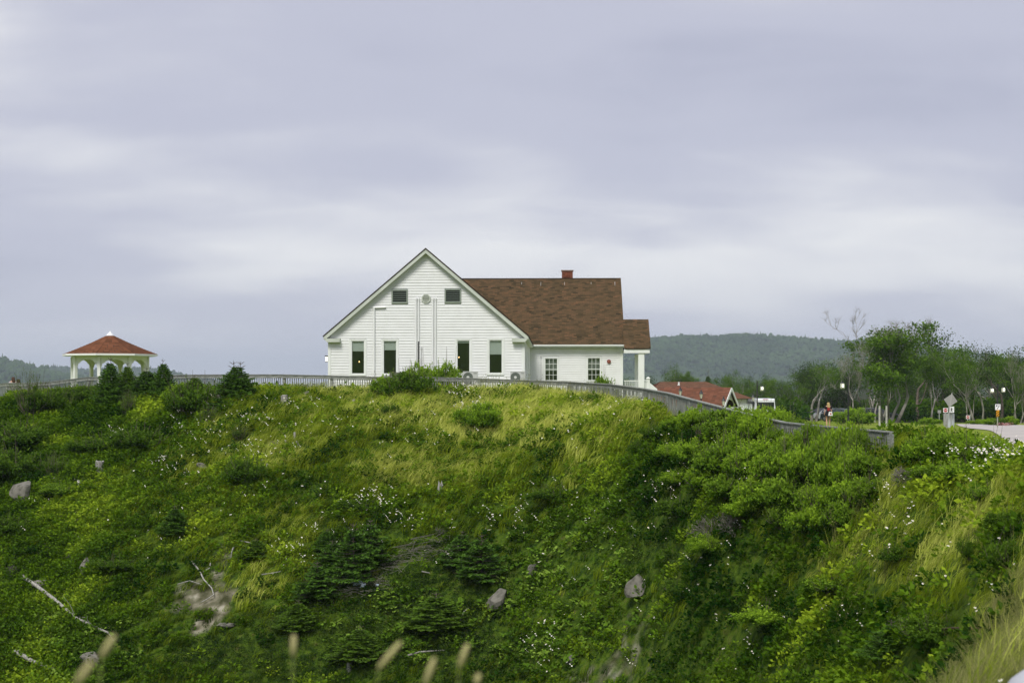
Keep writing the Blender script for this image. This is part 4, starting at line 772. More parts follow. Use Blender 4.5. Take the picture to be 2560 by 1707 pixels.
# ------------------------------------------------------------------ gazebo
gd = 85.0; gc = P(275, 965, gd); gb = -1.02; gaz = empty('gazebo', (gc.x, gc.y, gb), 'white octagonal gazebo with red brown shingle roof and scalloped arches', 'gazebo')
gz_ = lambda py: (HY-py)/F*gd-gb
Rr, Rp = 2.84, 2.24; ze = gz_(886); zt2 = gz_(838); zpt = ze-.16
A8 = [math.radians(-90+45*k) for k in range(8)]
prof = [(Rr, 0), (Rr*.72, .27), (Rr*.40, .60), (.16, 1.0)]; H_ = zt2-ze
for k in range(8):
    a0, a1 = A8[k], A8[(k+1) % 8]; V = []; Q = []; lc = []
    ncr = 15
    for j in range(ncr):
        s0, s1 = j/ncr, (j+1.12)/ncr; r0, r1 = [np.interp(s, [0, .3, .65, 1], [q[0] for q in prof]) for s in (s0, min(s1, 1))]; h0, h1 = [np.interp(s, [0, .3, .65, 1], [q[1] for q in prof])*H_ for s in (s0, min(s1, 1))]
        nt_ = max(2, int(r0*.765/.3))
        for i in range(nt_):
            f0, f1 = i/nt_+.008, (i+1)/nt_-.008; pa, pb = np.array([math.cos(a0), math.sin(a0)]), np.array([math.cos(a1), math.sin(a1)])
            A_, B_, C_, D_ = [(pa*(1-f)+pb*f)*r for f, r in ((f0, r0), (f1, r0), (f1, r1), (f0, r1))]; o_ = len(V); V += [(*A_, ze+h0+.02), (*B_, ze+h0+.02), (*C_, ze+h1), (*D_, ze+h1), (*A_, ze+h0-.01), (*B_, ze+h0-.01)]; Q += [(o_, o_+1, o_+2, o_+3), (o_+4, o_+5, o_+1, o_)]; lc += [np.clip(rng.normal(.5, .2), 0, 1)]*6
    pn_ = child('roof_panel', MB().add([(math.cos(a)*q[0], math.sin(a)*q[0], ze+q[1]*H_-.012) for q in prof for a in (a0, a1)], [(2*i, 2*i+1, 2*i+3, 2*i+2) for i in range(3)]).mesh('roof_panel', M_ROOFD), gaz); child('shingles', np_mesh('shingles', V, Q, M_SHR, {'lc': lc}), pn_, kind='stuff')
    p0, p1 = Vector((math.cos(a0)*Rr, math.sin(a0)*Rr, ze-.05)), Vector((math.cos(a1)*Rr, math.sin(a1)*Rr, ze-.05)); MB().beam(p0, p1, .03, .11).build('fascia', M_TRIM, gaz)
    MB().beam(Vector((math.cos(a0)*Rr, math.sin(a0)*Rr, ze+.012)), Vector((math.cos(a0)*.2, math.sin(a0)*.2, zt2+.01)), .07, .02).build('hip_cap', M_SHR, gaz) if False else None
    o = MB().box(-.09, .09, -.09, .09, .02, zpt).build('post', M_TRIM, gaz); o.location = (math.cos(a0)*Rp, math.sin(a0)*Rp, 0); o.rotation_euler = (0, 0, a0)
    # arched frieze between posts
    q0, q1 = Vector((math.cos(a0)*Rp, math.sin(a0)*Rp, 0)), Vector((math.cos(a1)*Rp, math.sin(a1)*Rp, 0)); Ls = (q1-q0).length; lowp = [(.06, -.95), (.09, -.88), (.095, -.72), (.13, -.60), (.19, -.55), (.21, -.46), (.26, -.36), (.31, -.33), (.34, -.28), (.42, -.23), (.46, -.27), (.5, -.30)]
    lowp = lowp+[(1-x, z) for x, z in lowp[::-1][1:]]; lowp = [(x, z*.66) for x, z in lowp]; mb = MB()
    for i in range(len(lowp)-1): (xa, za), (xb, zb2) = lowp[i], lowp[i+1]; mb.prism([(xa*Ls, zpt+za), (xb*Ls, zpt+zb2), (xb*Ls, zpt), (xa*Ls, zpt)], -.03, .03)
    o = mb.build('arch', M_TRIM, gaz); o.location = q0; o.rotation_euler = (0, 0, math.atan2(q1.y-q0.y, q1.x-q0.x))
    MB().beam(q0+Vector((0, 0, zpt+.06)), q1+Vector((0, 0, zpt+.06)), .14, .14).build('beam', M_TRIM, gaz)
    MB().beam(q0+Vector((0, 0, .85)), q1+Vector((0, 0, .85)), .06, .07).build('rail', M_TRIM, gaz) if k not in (0,) else None
MB().lathe([(Rr-.02, ze-.10), (Rr-.02, ze-.07)], 8).build('ceiling', mat('pale_green_ceiling', (.62,.70,.58)), gaz); 
MB().lathe([(2.6, -.2), (2.6, .02)], 8).build('deck', M_TRIM, gaz)
MB().lathe([(.24, zt2-.03), (.22, zt2+.02), (.08, zt2+.15), (.015, zt2+.26)], 8).build('finial', M_PIPE, gaz)
# ------------------------------------------------------------------ red-roofed buildings beyond the rail
def gnd(px, d): x = (px-HX)/F*d; return Vector((x, d, float(gz(x, d))))
vc_d = 138.0; vcg = float(gz((1740-HX)/F*vc_d, vc_d)); vc = empty('visitor_building', (P(1745, 0, vc_d).x, vc_d, vcg), 'low white building with faded red hipped roof and pointed white gable, beyond the railing', 'building')
def VL(px, py, d): p = P(px, py, d); return p-vc.location
def roof_panel(pts, name, m, parent, seed, label=None):
    """sloped polygon (eave a, b, ridge c, d in parent's space) as an underlay slab with rows of tabs"""
    a, b, c, d = [Vector(p) for p in pts]; n = (b-a).cross(d-a if (d-a).length > .01 else c-a).normalized()
    if n.z < 0: n = -n
    o = child(name, MB().hexa([a-n*.06, b-n*.06, c-n*.06, d-n*.06, a, b, c, d]).mesh(name, M_ROOFD), parent, label); r = np.random.default_rng(seed); rows = max(4, int(((d-a).length+(c-b).length)/2/.16)); V = []; Q = []; lc = []
    for j in range(rows):
        s0, s1 = j/rows, min((j+1.1)/rows, 1); A0, B0, A1, B1 = a.lerp(d, s0), b.lerp(c, s0), a.lerp(d, s1), b.lerp(c, s1); k = max(1, int((B0-A0).length/.34))
        for i in range(k): f0, f1 = i/k+.01/k, (i+1)/k-.01/k; o_ = len(V); V += [A0.lerp(B0, f0)+n*.03, A0.lerp(B0, f1)+n*.03, A1.lerp(B1, f1)+n*.008, A1.lerp(B1, f0)+n*.008, A0.lerp(B0, f0), A0.lerp(B0, f1)]; Q += [(o_, o_+1, o_+2, o_+3), (o_+4, o_+5, o_+1, o_)]; lc += [np.clip(r.normal(.5, .22), 0, 1)]*6
    child('shingles', np_mesh('shingles', [tuple(v) for v in V], Q, m, {'lc': lc}), o, kind='stuff'); return o
M_SHB = shingle_mat('mossy_red_shingles', (.085,.055,.036), (.15,.080,.050), (.22,.11,.07))
ef, er, eb = 134, 144, 154
zE = (HY-996)/F*ef; zR = (HY-954.5)/F*er
def W3(px, d, z): return Vector(((px-HX)/F*d, d, z))-vc.location
A_, B_, C_, D_ = W3(1612, ef, zE), W3(1882, ef, zE), W3(1766, er, zR), W3(1650, er, zR); Ab, Bb = W3(1612, ef, zE)+Vector((0, 20, 0)), W3(1882, ef, zE)+Vector((0, 20, 0))
roof_panel((A_, B_, C_, D_), 'hip_roof', M_SHB, vc, 21); roof_panel((B_, Bb, C_, C_), 'hip_roof', M_SHO, vc, 22); roof_panel((Ab, A_, D_, D_), 'hip_roof', M_SHO, vc, 23); roof_panel((Bb, Ab, D_, C_), 'hip_roof', M_SHB, vc, 24)
MB().box(A_.x+.5, B_.x-.5, A_.y+.5, A_.y+19, 0, A_.z-.02).build('wall', M_WHITE, vc)
for k in range(5): xw = A_.x+1.3+k*2.0; w_ = MB().box(xw, xw+.9, A_.y+.46, A_.y+.5, A_.z-1.6, A_.z-.5).build('window', M_TRIM, vc); MB().box(xw+.08, xw+.82, A_.y+.452, A_.y+.458, A_.z-1.52, A_.z-.58).build('pane', M_GLASS, w_)
# pyramid roofed entrance
pc = W3(1697, 128, (HY-963)/F*128); h = 2.62; zb = (HY-987)/F*(128-h)-vc.location.z; hb = 1.62; cs = [Vector((pc.x-hb+.2, pc.y-hb, zb)), Vector((pc.x+hb+.25, pc.y-hb, zb)), Vector((pc.x+hb+.25, pc.y+hb, zb)), Vector((pc.x-hb+.2, pc.y+hb, zb))]
for k in range(4): roof_panel((cs[k], cs[(k+1) % 4], pc, pc), 'pyramid_roof', M_SHO, vc, 30+k)
MB().lathe([(.10, 0), (.12, .08), (.05, .16), (.09, .24), (.02, .34)], 8, tuple(pc-Vector((0, 0, .03)))).build('finial', M_TRIM, vc)
MB().box(cs[0].x+.05, W3(1769, 126, 0).x, cs[0].y+.05, cs[0].y+.2, zb-.28, zb-.03).build('beam', M_TRIM, vc)
for px in (1672, 1766): xp = W3(px, 126.4, 0).x; MB().box(xp-.12, xp+.12, cs[0].y+.05, cs[0].y+.28, 0, zb-.28).build('post', M_TRIM, vc)
mb = MB(); n = 10; xa, xb = W3(1738, 126, 0).x, W3(1766, 126, 0).x
for i in range(n): t0, t1 = i/n, (i+1)/n; f = lambda t: -.28-.75*(1-math.sqrt(max(0, 1-(t)**2))); mb.prism([(xa+(xb-xa)*t0, zb+f(t0)), (xa+(xb-xa)*t1, zb+f(t1)), (xa+(xb-xa)*t1, zb-.28), (xa+(xb-xa)*t0, zb-.28)], cs[0].y+.08, cs[0].y+.14)
mb.build('arch_bracket', M_TRIM, vc)
# steep gable facing right of the camera
gC = P(1822, 0, 125); gzA = (HY-968.5)/F*125; gzB = (HY-1017)/F*125; hw_ = 1.80; u = Vector((.5, .866, 0)); nrm = Vector((.866, -.5, 0)); O_ = Vector((gC.x, gC.y, 0))-Vector((vc.location.x, vc.location.y, vc.location.z))
ap = O_+Vector((0, 0, gzA)); gl, gr = O_-u*hw_+Vector((0, 0, gzB)), O_+u*hw_+Vector((0, 0, gzB)); bk = -nrm*6.5; fw = nrm*.25
roof_panel((gl+bk, gl+fw, ap+fw, ap+bk), 'gable_roof', M_SHB if False else M_SHO, vc, 41); roof_panel((gr+fw, gr+bk, ap+bk, ap+fw), 'gable_roof', M_SHO, vc, 42)
for a_, b_ in ((gl, ap), (gr, ap)): MB().beam(a_+fw*1.1-Vector((0, 0, .12)), b_+fw*1.1-Vector((0, 0, .12)), .05, .24).build('barge_board', M_TRIM, vc)
mb = MB(); n = 14
for i in range(n):
    t0, t1 = -1+2*i/n, -1+2*(i+1)/n; top = lambda t: gzA-.15-(gzA-gzB)*abs(t); low = lambda t: max(gzB+.05, gzB+.05+.62*math.sqrt(max(0, 1-(t/.78)**2))) if abs(t) < .78 else gzB-.1; q = [(t0, low(t0)), (t1, low(t1)), (t1, max(top(t1), low(t1)+.01)), (t0, max(top(t0), low(t0)+.01))]
    vs = [O_+u*hw_*t+Vector((0, 0, z)) for t, z in q]; mb.add([v for v in vs]+[v-nrm*.08 for v in vs], [(0, 1, 2, 3), (7, 6, 5, 4), (0, 4, 5, 1), (2, 6, 7, 3), (1, 5, 6, 2), (3, 7, 4, 0)])
mb.build('gable_infill', M_WHITE, vc)
for k in range(3):
    z = gzB+.75+k*.28; wv = hw_*(1-(z-gzB)/(gzA-gzB))-.15
    if wv > .1: MB().beam(O_-u*wv+nrm*.012+Vector((0, 0, z)), O_+u*wv+nrm*.012+Vector((0, 0, z)), .012, .02).build('batten', M_LOUV, vc)
for k in (-.35, .35): z0 = gzB+.72; MB().beam(O_+u*k+nrm*.012+Vector((0, 0, z0)), O_+u*k+nrm*.012+Vector((0, 0, gzA-.15-(gzA-gzB)*abs(k)/hw_-.1)), .012, .02, up=(0, 1, 0)).build('batten', M_LOUV, vc)
for s in (-.93, .93): q = O_+u*hw_*s; MB().box(q.x-.12, q.x+.12, q.y-.12, q.y+.12, 0, gzB-vc.location.z*0+q.z*0 if False else gl.z).build('post', M_TRIM, vc)
MB().beam(O_-nrm*.6+Vector((0, 0, 0))+Vector((0, 0, (gzB+vc.location.z)/2+.1))-u*1.4, O_-nrm*.6+u*1.4+Vector((0, 0, (gzB+vc.location.z)/2+.1)), .05, 2.2).build('shade_panel', M_DARKM, vc)  # near-black sheet standing in for the shade under the gable arch

# ------------------------------------------------------------------ lamps
M_LG = mat('frosted_lantern', (.42,.44,.33), rough=.3, emit=(1,.98,.80), estr=.10); M_LH = mat('lamp_tube', (1,1,.9), emit=(1,.97,.78), estr=3.0)
def lantern_post(px, top, d, label, w=1.0):
    g = gnd(px, d); zt_ = (HY-top)/F*d-g.z; o = empty('street_lamp', g, label, 'street lamp', 'old fashioned black lantern posts near the red roofs')
    MB().lathe([(.13, 0), (.11, .3), (.055, .45), (.045, zt_-.80), (.07, zt_-.75), (.05, zt_-.70)], 10).build('pole', M_BLACK, o)
    MB().lathe([(.075, zt_-.68), (.125, zt_-.36), (.12, zt_-.34)], 8).build('lamp_glass', M_LG, o); MB().lathe([(.17, zt_-.35), (.15, zt_-.31), (.08, zt_-.18), (.05, zt_-.16), (.06, zt_-.10), (.015, zt_)], 8).build('lamp_cap', M_BLACK, o)
    h_ = MB()
    for k in range(4): a = math.pi/4+k*math.pi/2; h_.tube([(.075*math.cos(a), .075*math.sin(a), zt_-.69), (.128*math.cos(a), .128*math.sin(a), zt_-.34)], .010, 4)
    h_.build('lamp_frame', M_BLACK, o)
lantern_post(1701, 966, 112, 'black lantern post in front of the pyramid red roof'); lantern_post(1753, 973.5, 110, 'black lantern post with lit globe beside the white beam end'); lantern_post(1809, 990, 104, 'black lantern post overlapping the left side of the white gable'); lantern_post(1883, 983, 128, 'black lantern post with pale globe just above the white van')
def arm_lamp(pxp, ptop, d, heads, label, pr=.055):
    g = gnd(pxp, d); o = empty('arm_lamp', g, label, 'lamp post', 'tall dark lamp posts with hanging square lanterns'); zt_ = (HY-ptop)/F*d-g.z; MB().lathe([(pr*2, 0), (pr*1.6, .5), (pr, .7), (pr*.8, zt_)], 10).build('pole', M_BLACK, o)
    for (px, py0, py1) in heads:
        dx = (px-pxp)/F*d; z0, z1 = (HY-py1)/F*d-g.z, (HY-py0)/F*d-g.z; s_ = 1 if dx > 0 else -1; MB().tube([(0, 0, z1-.1), (dx*.35, 0, z1+.22), (dx*.8, 0, z1+.26), (dx, 0, z1+.12)], .022, 6).build('arm', M_BLACK, o)
        w_ = (z1-z0)*.44; hd = MB().lathe([(w_*.75, z0), (w_, z0+.05), (w_, z1-.06), (w_*.8, z1)], 12, (dx, 0, 0)).build('lantern_glass', M_LG, o); MB().lathe([(w_*.95, z1+.002), (w_*.5, z1+.06), (.02, z1+.13)], 10, (dx, 0, 0)).build('lantern_cap', M_BLACK, o); MB().lathe([(w_*.3, z0+.12), (w_*.45, z0+.2), (w_*.3, z0+.3)], 8, (dx, -w_*.75, 0)).build('lamp_core', M_LH, o)
arm_lamp(1893, 952, 118, [(1905, 966, 977)], 'tall dark lamp post with one pale hanging lantern behind the van'); arm_lamp(2120.5, 942, 108, [(2106, 958, 971)], 'tall dark lamp post with one bright lantern behind the walking woman'); arm_lamp(2494, 958, 108, [(2480, 971, 982), (2508.5, 969.5, 980.5)], 'tall dark post carrying two bright lanterns above the keep right sign')

# ------------------------------------------------------------------ signs
M_SGREY = mat('galvanised_sign_back', (.33,.33,.31), (.28,.28,.26), scale=3, rough=.55); M_SWHT = mat('white_sign_face', (.78,.79,.77), rough=.45); M_SRED = mat('sign_red', (.42,.012,.015), rough=.45); M_SBLK = mat('sign_black', (.012,.012,.012), rough=.5); M_SYEL = mat('sign_yellow', (.80,.38,.01), rough=.45); M_STEEL = mat('sign_post_steel', (.36,.36,.34), rough=.6)
def sign_root(px, d, label, name='road_sign'): g = gnd(px, d); o = empty(name, g, label, 'road sign'); return o, g, d/F
o, g, k = sign_root(2371, 92, 'back of a grey diamond road sign on a leaning post')
bx, tx = (2366-2371)*k, (2380-2371)*k; zt_ = (HY-982)*k-g.z; MB().tube([(bx, 0, -.1), (tx, 0, zt_)], .035, 6).build('post', M_STEEL, o); cxx, czz = (2376.3-2371)*k, (HY-1000.5+0)*k-g.z; q = 17*k; mb = MB(); mb.prism([(cxx-1.0*q, czz+.15*q), (cxx-.22*q, czz-1.0*q), (cxx+1.0*q, czz-.16*q), (cxx+.22*q, czz+.98*q)], -.015, -.005)
mb.build('sign_plate', M_SGREY, o); 
o2 = o
o, g, k = sign_root(2378, 94, 'white crosswalk sign with black walking figure beside the diamond sign'); zc = lambda py: (HY-py)*k-g.z; X = lambda px: (px-2378)*k
MB().tube([(0, 0, -.1), (0, 0, zc(1016))], .035, 6).build('post', M_STEEL, o); sp = MB().box(X(2371.3), X(2384.7), -.055, -.04, zc(1031.3), zc(1016)).build('sign_plate', M_SWHT, o)
fg = MB(); fy0, fy1 = -.062, -.056; cx0 = X(2378.2)
def P2(dx, py): return (cx0+dx*k, zc(py))
fg.disc(P2(.1, 1018.9), 1.0*k, fy0, fy1, 12); fg.prism([P2(-1.2, 1024.6), P2(1.1, 1024.6), P2(1.3, 1020.6), P2(-.9, 1020.4)], fy0, fy1); fg.prism([P2(-2.6, 1029.5), P2(-1.5, 1029.5), P2(.4, 1024.7), P2(-1.2, 1024.5)], fy0-.001, fy1); fg.prism([P2(1.5, 1029.6), P2(2.6, 1029.4), P2(1.1, 1024.7), P2(-.3, 1024.7)], fy0-.002, fy1); fg.prism([P2(-2.7, 1024.0), P2(-2.0, 1024.3), P2(-.6, 1021.6), P2(-1.0, 1020.6)], fy0-.003, fy1); fg.prism([P2(1.0, 1021.9), P2(3.1, 1023.4), P2(3.3, 1022.7), P2(1.3, 1020.7)], fy0-.003, fy1)
fg.build('walking_figure', M_SBLK, sp)
MB().box(X(2371.5), X(2384.3), -.10, -.02, zc(1033.2), zc(1032.2)).build('bracket', M_SBLK, o)
o, g, k = sign_root(2376.5, 94.3, 'tall pale grey box panel standing on the lawn under the crosswalk sign', 'panel_box'); zc = lambda py: (HY-py)*k-g.z; MB().box(-8.2*k, 8.2*k, -.10, .10, 0, zc(1034)).box(-8.5*k, 8.5*k, -.11, .11, zc(1034)+.001, zc(1033.6)).build('panel', mat('pale_blue_grey_panel', (.55,.58,.60), (.45,.48,.50), scale=2, rough=.5), o); MB().box(-.02, .02, -.112, -.102, 0, zc(1034.5)).build('panel_seam', M_STEEL, o)
def noentry(px, py0, py1, w, d, label, extra=False):
    o, g, k = sign_root(px, d, label); zc = lambda py: (HY-py)*k-g.z; MB().tube([(0, 0, -.1), (0, 0, zc(py0))], .03, 6).build('post', M_STEEL, o); sp = MB().box(-w/2*k, w/2*k, -.05, -.035, zc(py1), zc(py0)).build('sign_plate', M_SWHT, o); m = (zc(py0)+zc(py1))/2; MB().disc((0, m), w*.41*k, -.056, -.051, 20).build('red_disc', M_SRED, sp); MB().box(-w*.33*k, w*.33*k, -.061, -.057, m-w*.055*k, m+w*.055*k).build('white_bar', M_SWHT, sp)
    if extra: MB().box(-w*.46*k, w*.5*k, -.05, -.03, zc(1062), zc(1033.5)).build('grey_board', M_SGREY, o); MB().tube([(-w*.3*k, -.08, -.1), (-w*.3*k, -.08, zc(1034.5))], .03, 6).build('post', M_STEEL, o)
noentry(2363.3, 1019.6, 1031, 11.4, 100, 'no entry sign with red disc above a grey board beside the crosswalk sign', True); noentry(2419.2, 1038, 1046.8, 8.8, 128, 'small no entry sign on a short post across the road'); 
o, g, k = sign_root(2425, 129, 'thin pale leaning stake right of the small no entry sign', 'stake'); o['category'] = 'stake'; MB().tube([(-1.5*k, 0, -.1), (1.2*k, 0, (HY-1035)*k-g.z)], .035, 5).build('stake', M_STEEL, o) if False else child('shaft', MB().tube([(-1.5*k, 0, -.1), (1.2*k, 0, (HY-1035)*k-g.z)], .035, 5).mesh('shaft', M_STEEL), o)
o, g, k = sign_root(2348, 118, 'small grey back of a sign on a thin post left of the no entry sign'); MB().tube([(0, 0, -.1), (0, 0, (HY-1025)*k-g.z)], .03, 6).build('post', M_STEEL, o); MB().box(-4.2*k, 4.2*k, -.05, -.035, (HY-1032.5)*k-g.z, (HY-1025)*k-g.z).build('sign_plate', M_SGREY, o)
o, g, k = sign_root(2493.8, 96, 'white keep right arrow sign over a yellow and black hazard board'); zc = lambda py: (HY-py)*k-g.z; X = lambda px: (px-2493.8)*k
MB().tube([(0, 0, -.1), (0, 0, zc(1010.5))], .04, 6).build('post', mat('wood_sign_post', (.30,.32,.22), rough=.9), o); sp = MB().box(X(2487.3), X(2500.4), -.06, -.045, zc(1024.3), zc(1010)).build('sign_plate', M_SWHT, o); fg = MB(); fy = (-.068, -.061)
fg.prism([(X(2489.6), zc(1012.0)), (X(2492.8), zc(1012.0)), (X(2492.8), zc(1014.6)), (X(2491.2), zc(1016.8)), (X(2489.6), zc(1014.6))][::-1], *fy)
for (x0, y0, x1, y1) in ((2492.0, 1023.2, 2492.6, 1020.5), (2492.6, 1020.5, 2496.2, 1017.2), (2496.2, 1017.2, 2496.6, 1013.6)): fg.beam((X(x0), -.0655, zc(y0)), (X(x1), -.0655, zc(y1)), .008, 1.1*k)
fg.prism([(X(2494.9), zc(1014.4)), (X(2498.4), zc(1014.2)), (X(2496.8), zc(1011.3))], *fy); fg.build('arrow', M_SBLK, sp)
hb_ = MB().box(X(2489.8), X(2497.4), -.06, -.045, zc(1041.5), zc(1024.8)).build('hazard_board', M_SYEL, o)
for i in range(4):
    y = 1025.6+i*4.3; z0_, z1_ = zc(y+5.4), zc(y); mb = MB(); xl, xr = X(2489.8), X(2497.4); t_ = 2.0*k; 
    zl1, zl0, zr1, zr0 = min(zc(y), zc(1024.8)), min(zc(y)-t_, zc(1024.8)), max(zc(y+4.6), zc(1041.5)), max(zc(y+4.6)-t_, zc(1041.5))
    if zl1 > zr1 and zr1-zr0 > -.001: mb.prism([(xl, zl0), (xr, zr0), (xr, max(zr1, zr0+.002)), (xl, zl1)], -.064-.0005*i, -.061); mb.build('black_stripe', M_SBLK, hb_)
for i, (px, d, py0, lab) in enumerate(((2198.6, 103, 1015, 'left one of two pale square posts in front of the dark car by the birches'), (2216, 103, 1015, 'right one of two pale square posts in front of the dark car by the birches'))):
    g = gnd(px, d); o = empty('bollard_post', g, lab, 'post', 'two pale posts by the birch trunks'); MB().box(-.055, .055, -.055, .055, -.1, (HY-py0)/F*d-g.z).build('shaft', mat('pale_post_wood', (.50,.49,.44), (.36,.35,.31), scale=5, rough=.8), o); MB().box(-.065, .065, -.065, .065, (HY-py0)/F*d-g.z+.001, (HY-py0)/F*d-g.z+.03).build('cap', M_STEEL, o)

# ------------------------------------------------------------------ road and lawn edge
def strip(name, left, right, m, dz, n=60, label=None):
    V = []; Q = []
    L_ = np.array(left, float); R_ = np.array(right, float); t = np.linspace(0, 1, n); tl = np.linspace(0, 1, len(L_)); tr = np.linspace(0, 1, len(R_)); w = 9
    for s in t:
        a = np.array([np.interp(s, tl, L_[:, 0]), np.interp(s, tl, L_[:, 1])]); b = np.array([np.interp(s, tr, R_[:, 0]), np.interp(s, tr, R_[:, 1])])
        for j in range(w): p = a+(b-a)*j/(w-1); V.append((p[0], p[1], float(gz(p[0], p[1]))+dz))
    for i in range(n-1):
        for j in range(w-1): o_ = i*w+j; Q.append((o_, o_+1, o_+w+1, o_+w))
    return child(name, np_mesh(name, V, Q, m, smooth=True), kind='structure')
M_ROAD = mat('pinkish_grey_pavement', (.46,.425,.385), (.38,.355,.325), scale=.8, rough=.9, coord='World', bump=.2, bscale=8)
def WX(px, d): return (px-HX)/F*d
strip('road', [(WX(2640, 42), 42), (WX(2520, 58), 58), (WX(2435, 80), 80), (WX(2398, 104), 104), (WX(2388, 128), 128)], [(WX(3300, 42), 42), (WX(3100, 58), 58), (WX(2900, 80), 80), (WX(2750, 94), 94), (WX(2560, 112), 112)], M_ROAD, .03)
strip('road', [(WX(2388, 128.2), 128.2), (WX(2380, 133), 133)], [(WX(2560, 112.3), 112.3), (WX(2640, 118), 118)], M_ROAD, .034, 10) if False else None

# ------------------------------------------------------------------ vehicles
def paint(name, c, rough=.3): return mat(name, c, rough=rough, spec=.6)
M_TYRE = mat('tyre_rubber', (.018,.018,.018), rough=.85); M_RIM = mat('wheel_rim', (.45,.46,.47), rough=.35, metallic=.7); M_CARGLASS = mat('tinted_car_glass', (.02,.025,.028), rough=.08, spec=.8); M_CHROME = mat('chrome_bumper', (.65,.66,.67), rough=.25, metallic=.8); M_TAIL = mat('tail_light_red', (.45,.02,.015), rough=.3); M_HEAD = mat('headlight_glass', (.75,.77,.78), rough=.15, spec=.8)
def vehicle(name, g, yaw, stations, W_, colour, label, cat, wheels, glass, lights, wr=.36, extra=None):
    """stations: x, floor z, belt z, roof z, belt half width factor, roof half width factor; front is at -x"""
    o = empty(name, g, label, cat, 'vehicles parked beyond the lawn', yaw); V = []; Q = []; h = W_/2
    for (x, z0, zb, zt_, fb, ft) in stations: V += [(x, -h*fb, z0), (x, -h*fb*1.0, (z0+zb)*.5), (x, -h*fb*.97, zb), (x, -h*ft, zt_), (x, h*ft, zt_), (x, h*fb*.97, zb), (x, h*fb, (z0+zb)*.5), (x, h*fb, z0)]
    n = len(stations)
    for i in range(n-1):
        for j in range(8): a = i*8+j; b = i*8+(j+1) % 8; Q.append((a, b, b+8, a+8))
    mb = MB(); mb.v = V; mb.f = [tuple(q) for q in Q]+[tuple(range(8))[::-1], tuple(range((n-1)*8, n*8))]; body = mb.build('body', colour, o)
    bv = body.modifiers.new('bevel', 'BEVEL'); bv.width = .04; bv.segments = 2; bv.limit_method = 'ANGLE'; bv.angle_limit = math.radians(25)
    for gx in glass:  # (x0,x1,z0,z1,lean) side windows on both flanks
        for s in (-1, 1):
            x0, x1, z0, z1, f0, f1 = gx; MB().add([(x0, s*(h*f0+.008), z0), (x1, s*(h*f0+.008), z0), (x1-.08 if x1 > x0 else x1, s*(h*f1+.008), z1), (x0+.08, s*(h*f1+.008), z1)]+[(x0, s*(h*f0-.03), z0), (x1, s*(h*f0-.03), z0), (x1-.08, s*(h*f1-.03), z1), (x0+.08, s*(h*f1-.03), z1)], [(0, 1, 2, 3), (7, 6, 5, 4), (0, 4, 5, 1), (2, 6, 7, 3), (1, 5, 6, 2), (3, 7, 4, 0)]).build('side_window', M_CARGLASS, o)
    for x in wheels:
        for s in (-1, 1):
            w_ = empty_child('wheel', o, (x, s*(h-.09), wr)); MB().disc((0, 0), wr, -.11, .11, 20).build('tyre', M_TYRE, w_); MB().disc((0, 0), wr*.62, -.118, .118, 16).build('rim', M_RIM, w_)
    for (nm, x0, x1, y0, y1, z0, z1, m) in lights: MB().box(x0, x1, y0*h, y1*h, z0, z1).build(nm, m, o)
    return o
def empty_child(name, parent, loc): o = bpy.data.objects.new(name, None); link(o); o.parent = parent; o.location = loc; return o
# white van seen from the back
g = gnd(1899, 136); van = vehicle('parked_van', g, math.radians(-88), [(-2.9, .55, 1.1, 1.15, .93, .85), (-2.2, .4, 1.25, 1.35, 1, .9), (-1.5, .4, 1.35, 2.3, 1, .86), (-.9, .35, 1.4, 2.42, 1, .88), (2.6, .35, 1.4, 2.42, 1, .88), (2.72, .4, 1.4, 2.30, .98, .84)], 1.98, paint('white_van_paint', (.72,.74,.76)), 'white van seen from behind, half hidden by the shrubs right of the red roofs', 'van', (-1.9, 1.8), [(-1.2, 2.2, 1.45, 2.1, .965, .90)], [('rear_window', 2.715, 2.74, -.80, .80, 1.45, 2.08, M_CARGLASS), ('brake_light', 2.63, 2.73, -.25, .25, 2.32, 2.37, M_TAIL), ('tail_light', 2.70, 2.735, -.97, -.90, .95, 1.30, M_TAIL), ('tail_light', 2.70, 2.735, .90, .97, .95, 1.30, M_TAIL), ('bumper', 2.70, 2.82, -.95, .95, .42, .62, M_BLACK)])
ST_P = [(-2.75, .55, .95, 1.05, .9, .80), (-2.6, .45, 1.05, 1.12, 1, .85), (-1.3, .42, 1.12, 1.22, 1, .88), (-.75, .42, 1.15, 1.80, 1, .72), (.9, .42, 1.15, 1.84, 1, .72), (1.2, .42, 1.15, 1.2, 1, .9), (2.7, .5, 1.15, 1.2, 1, .9), (2.8, .55, 1.1, 1.15, .96, .88)]
def at_ground(px, pyb, dguess): return gnd(px, dguess)
g = gnd(2058, 205); vehicle('parked_pickup', g, math.radians(28), ST_P, 1.95, paint('black_pickup_paint', (.012,.013,.014)), 'black pickup truck with chrome bumper left of the walking woman', 'pickup truck', (-1.75, 1.75), [(-1.0, .8, 1.2, 1.72, .95, .76)], [('bumper', -2.92, -2.74, -.95, .95, .45, .75, M_CHROME), ('headlight', -2.80, -2.70, -.92, -.55, .85, 1.02, M_HEAD), ('headlight', -2.80, -2.70, .55, .92, .85, 1.02, M_HEAD), ('grille', -2.79, -2.72, -.5, .5, .8, 1.05, M_DARKM)], wr=.42)
ST_S = [(-2.35, .5, .85, .95, .9, .8), (-2.2, .35, .95, 1.02, 1, .85), (-1.15, .32, 1.05, 1.12, 1, .88), (-.45, .32, 1.08, 1.62, 1, .74), (.4, .32, 1.08, 1.70, 1, .76), (1.9, .32, 1.08, 1.64, 1, .74), (2.25, .38, 1.02, 1.15, .98, .8), (2.35, .42, .95, 1.0, .94, .85)]
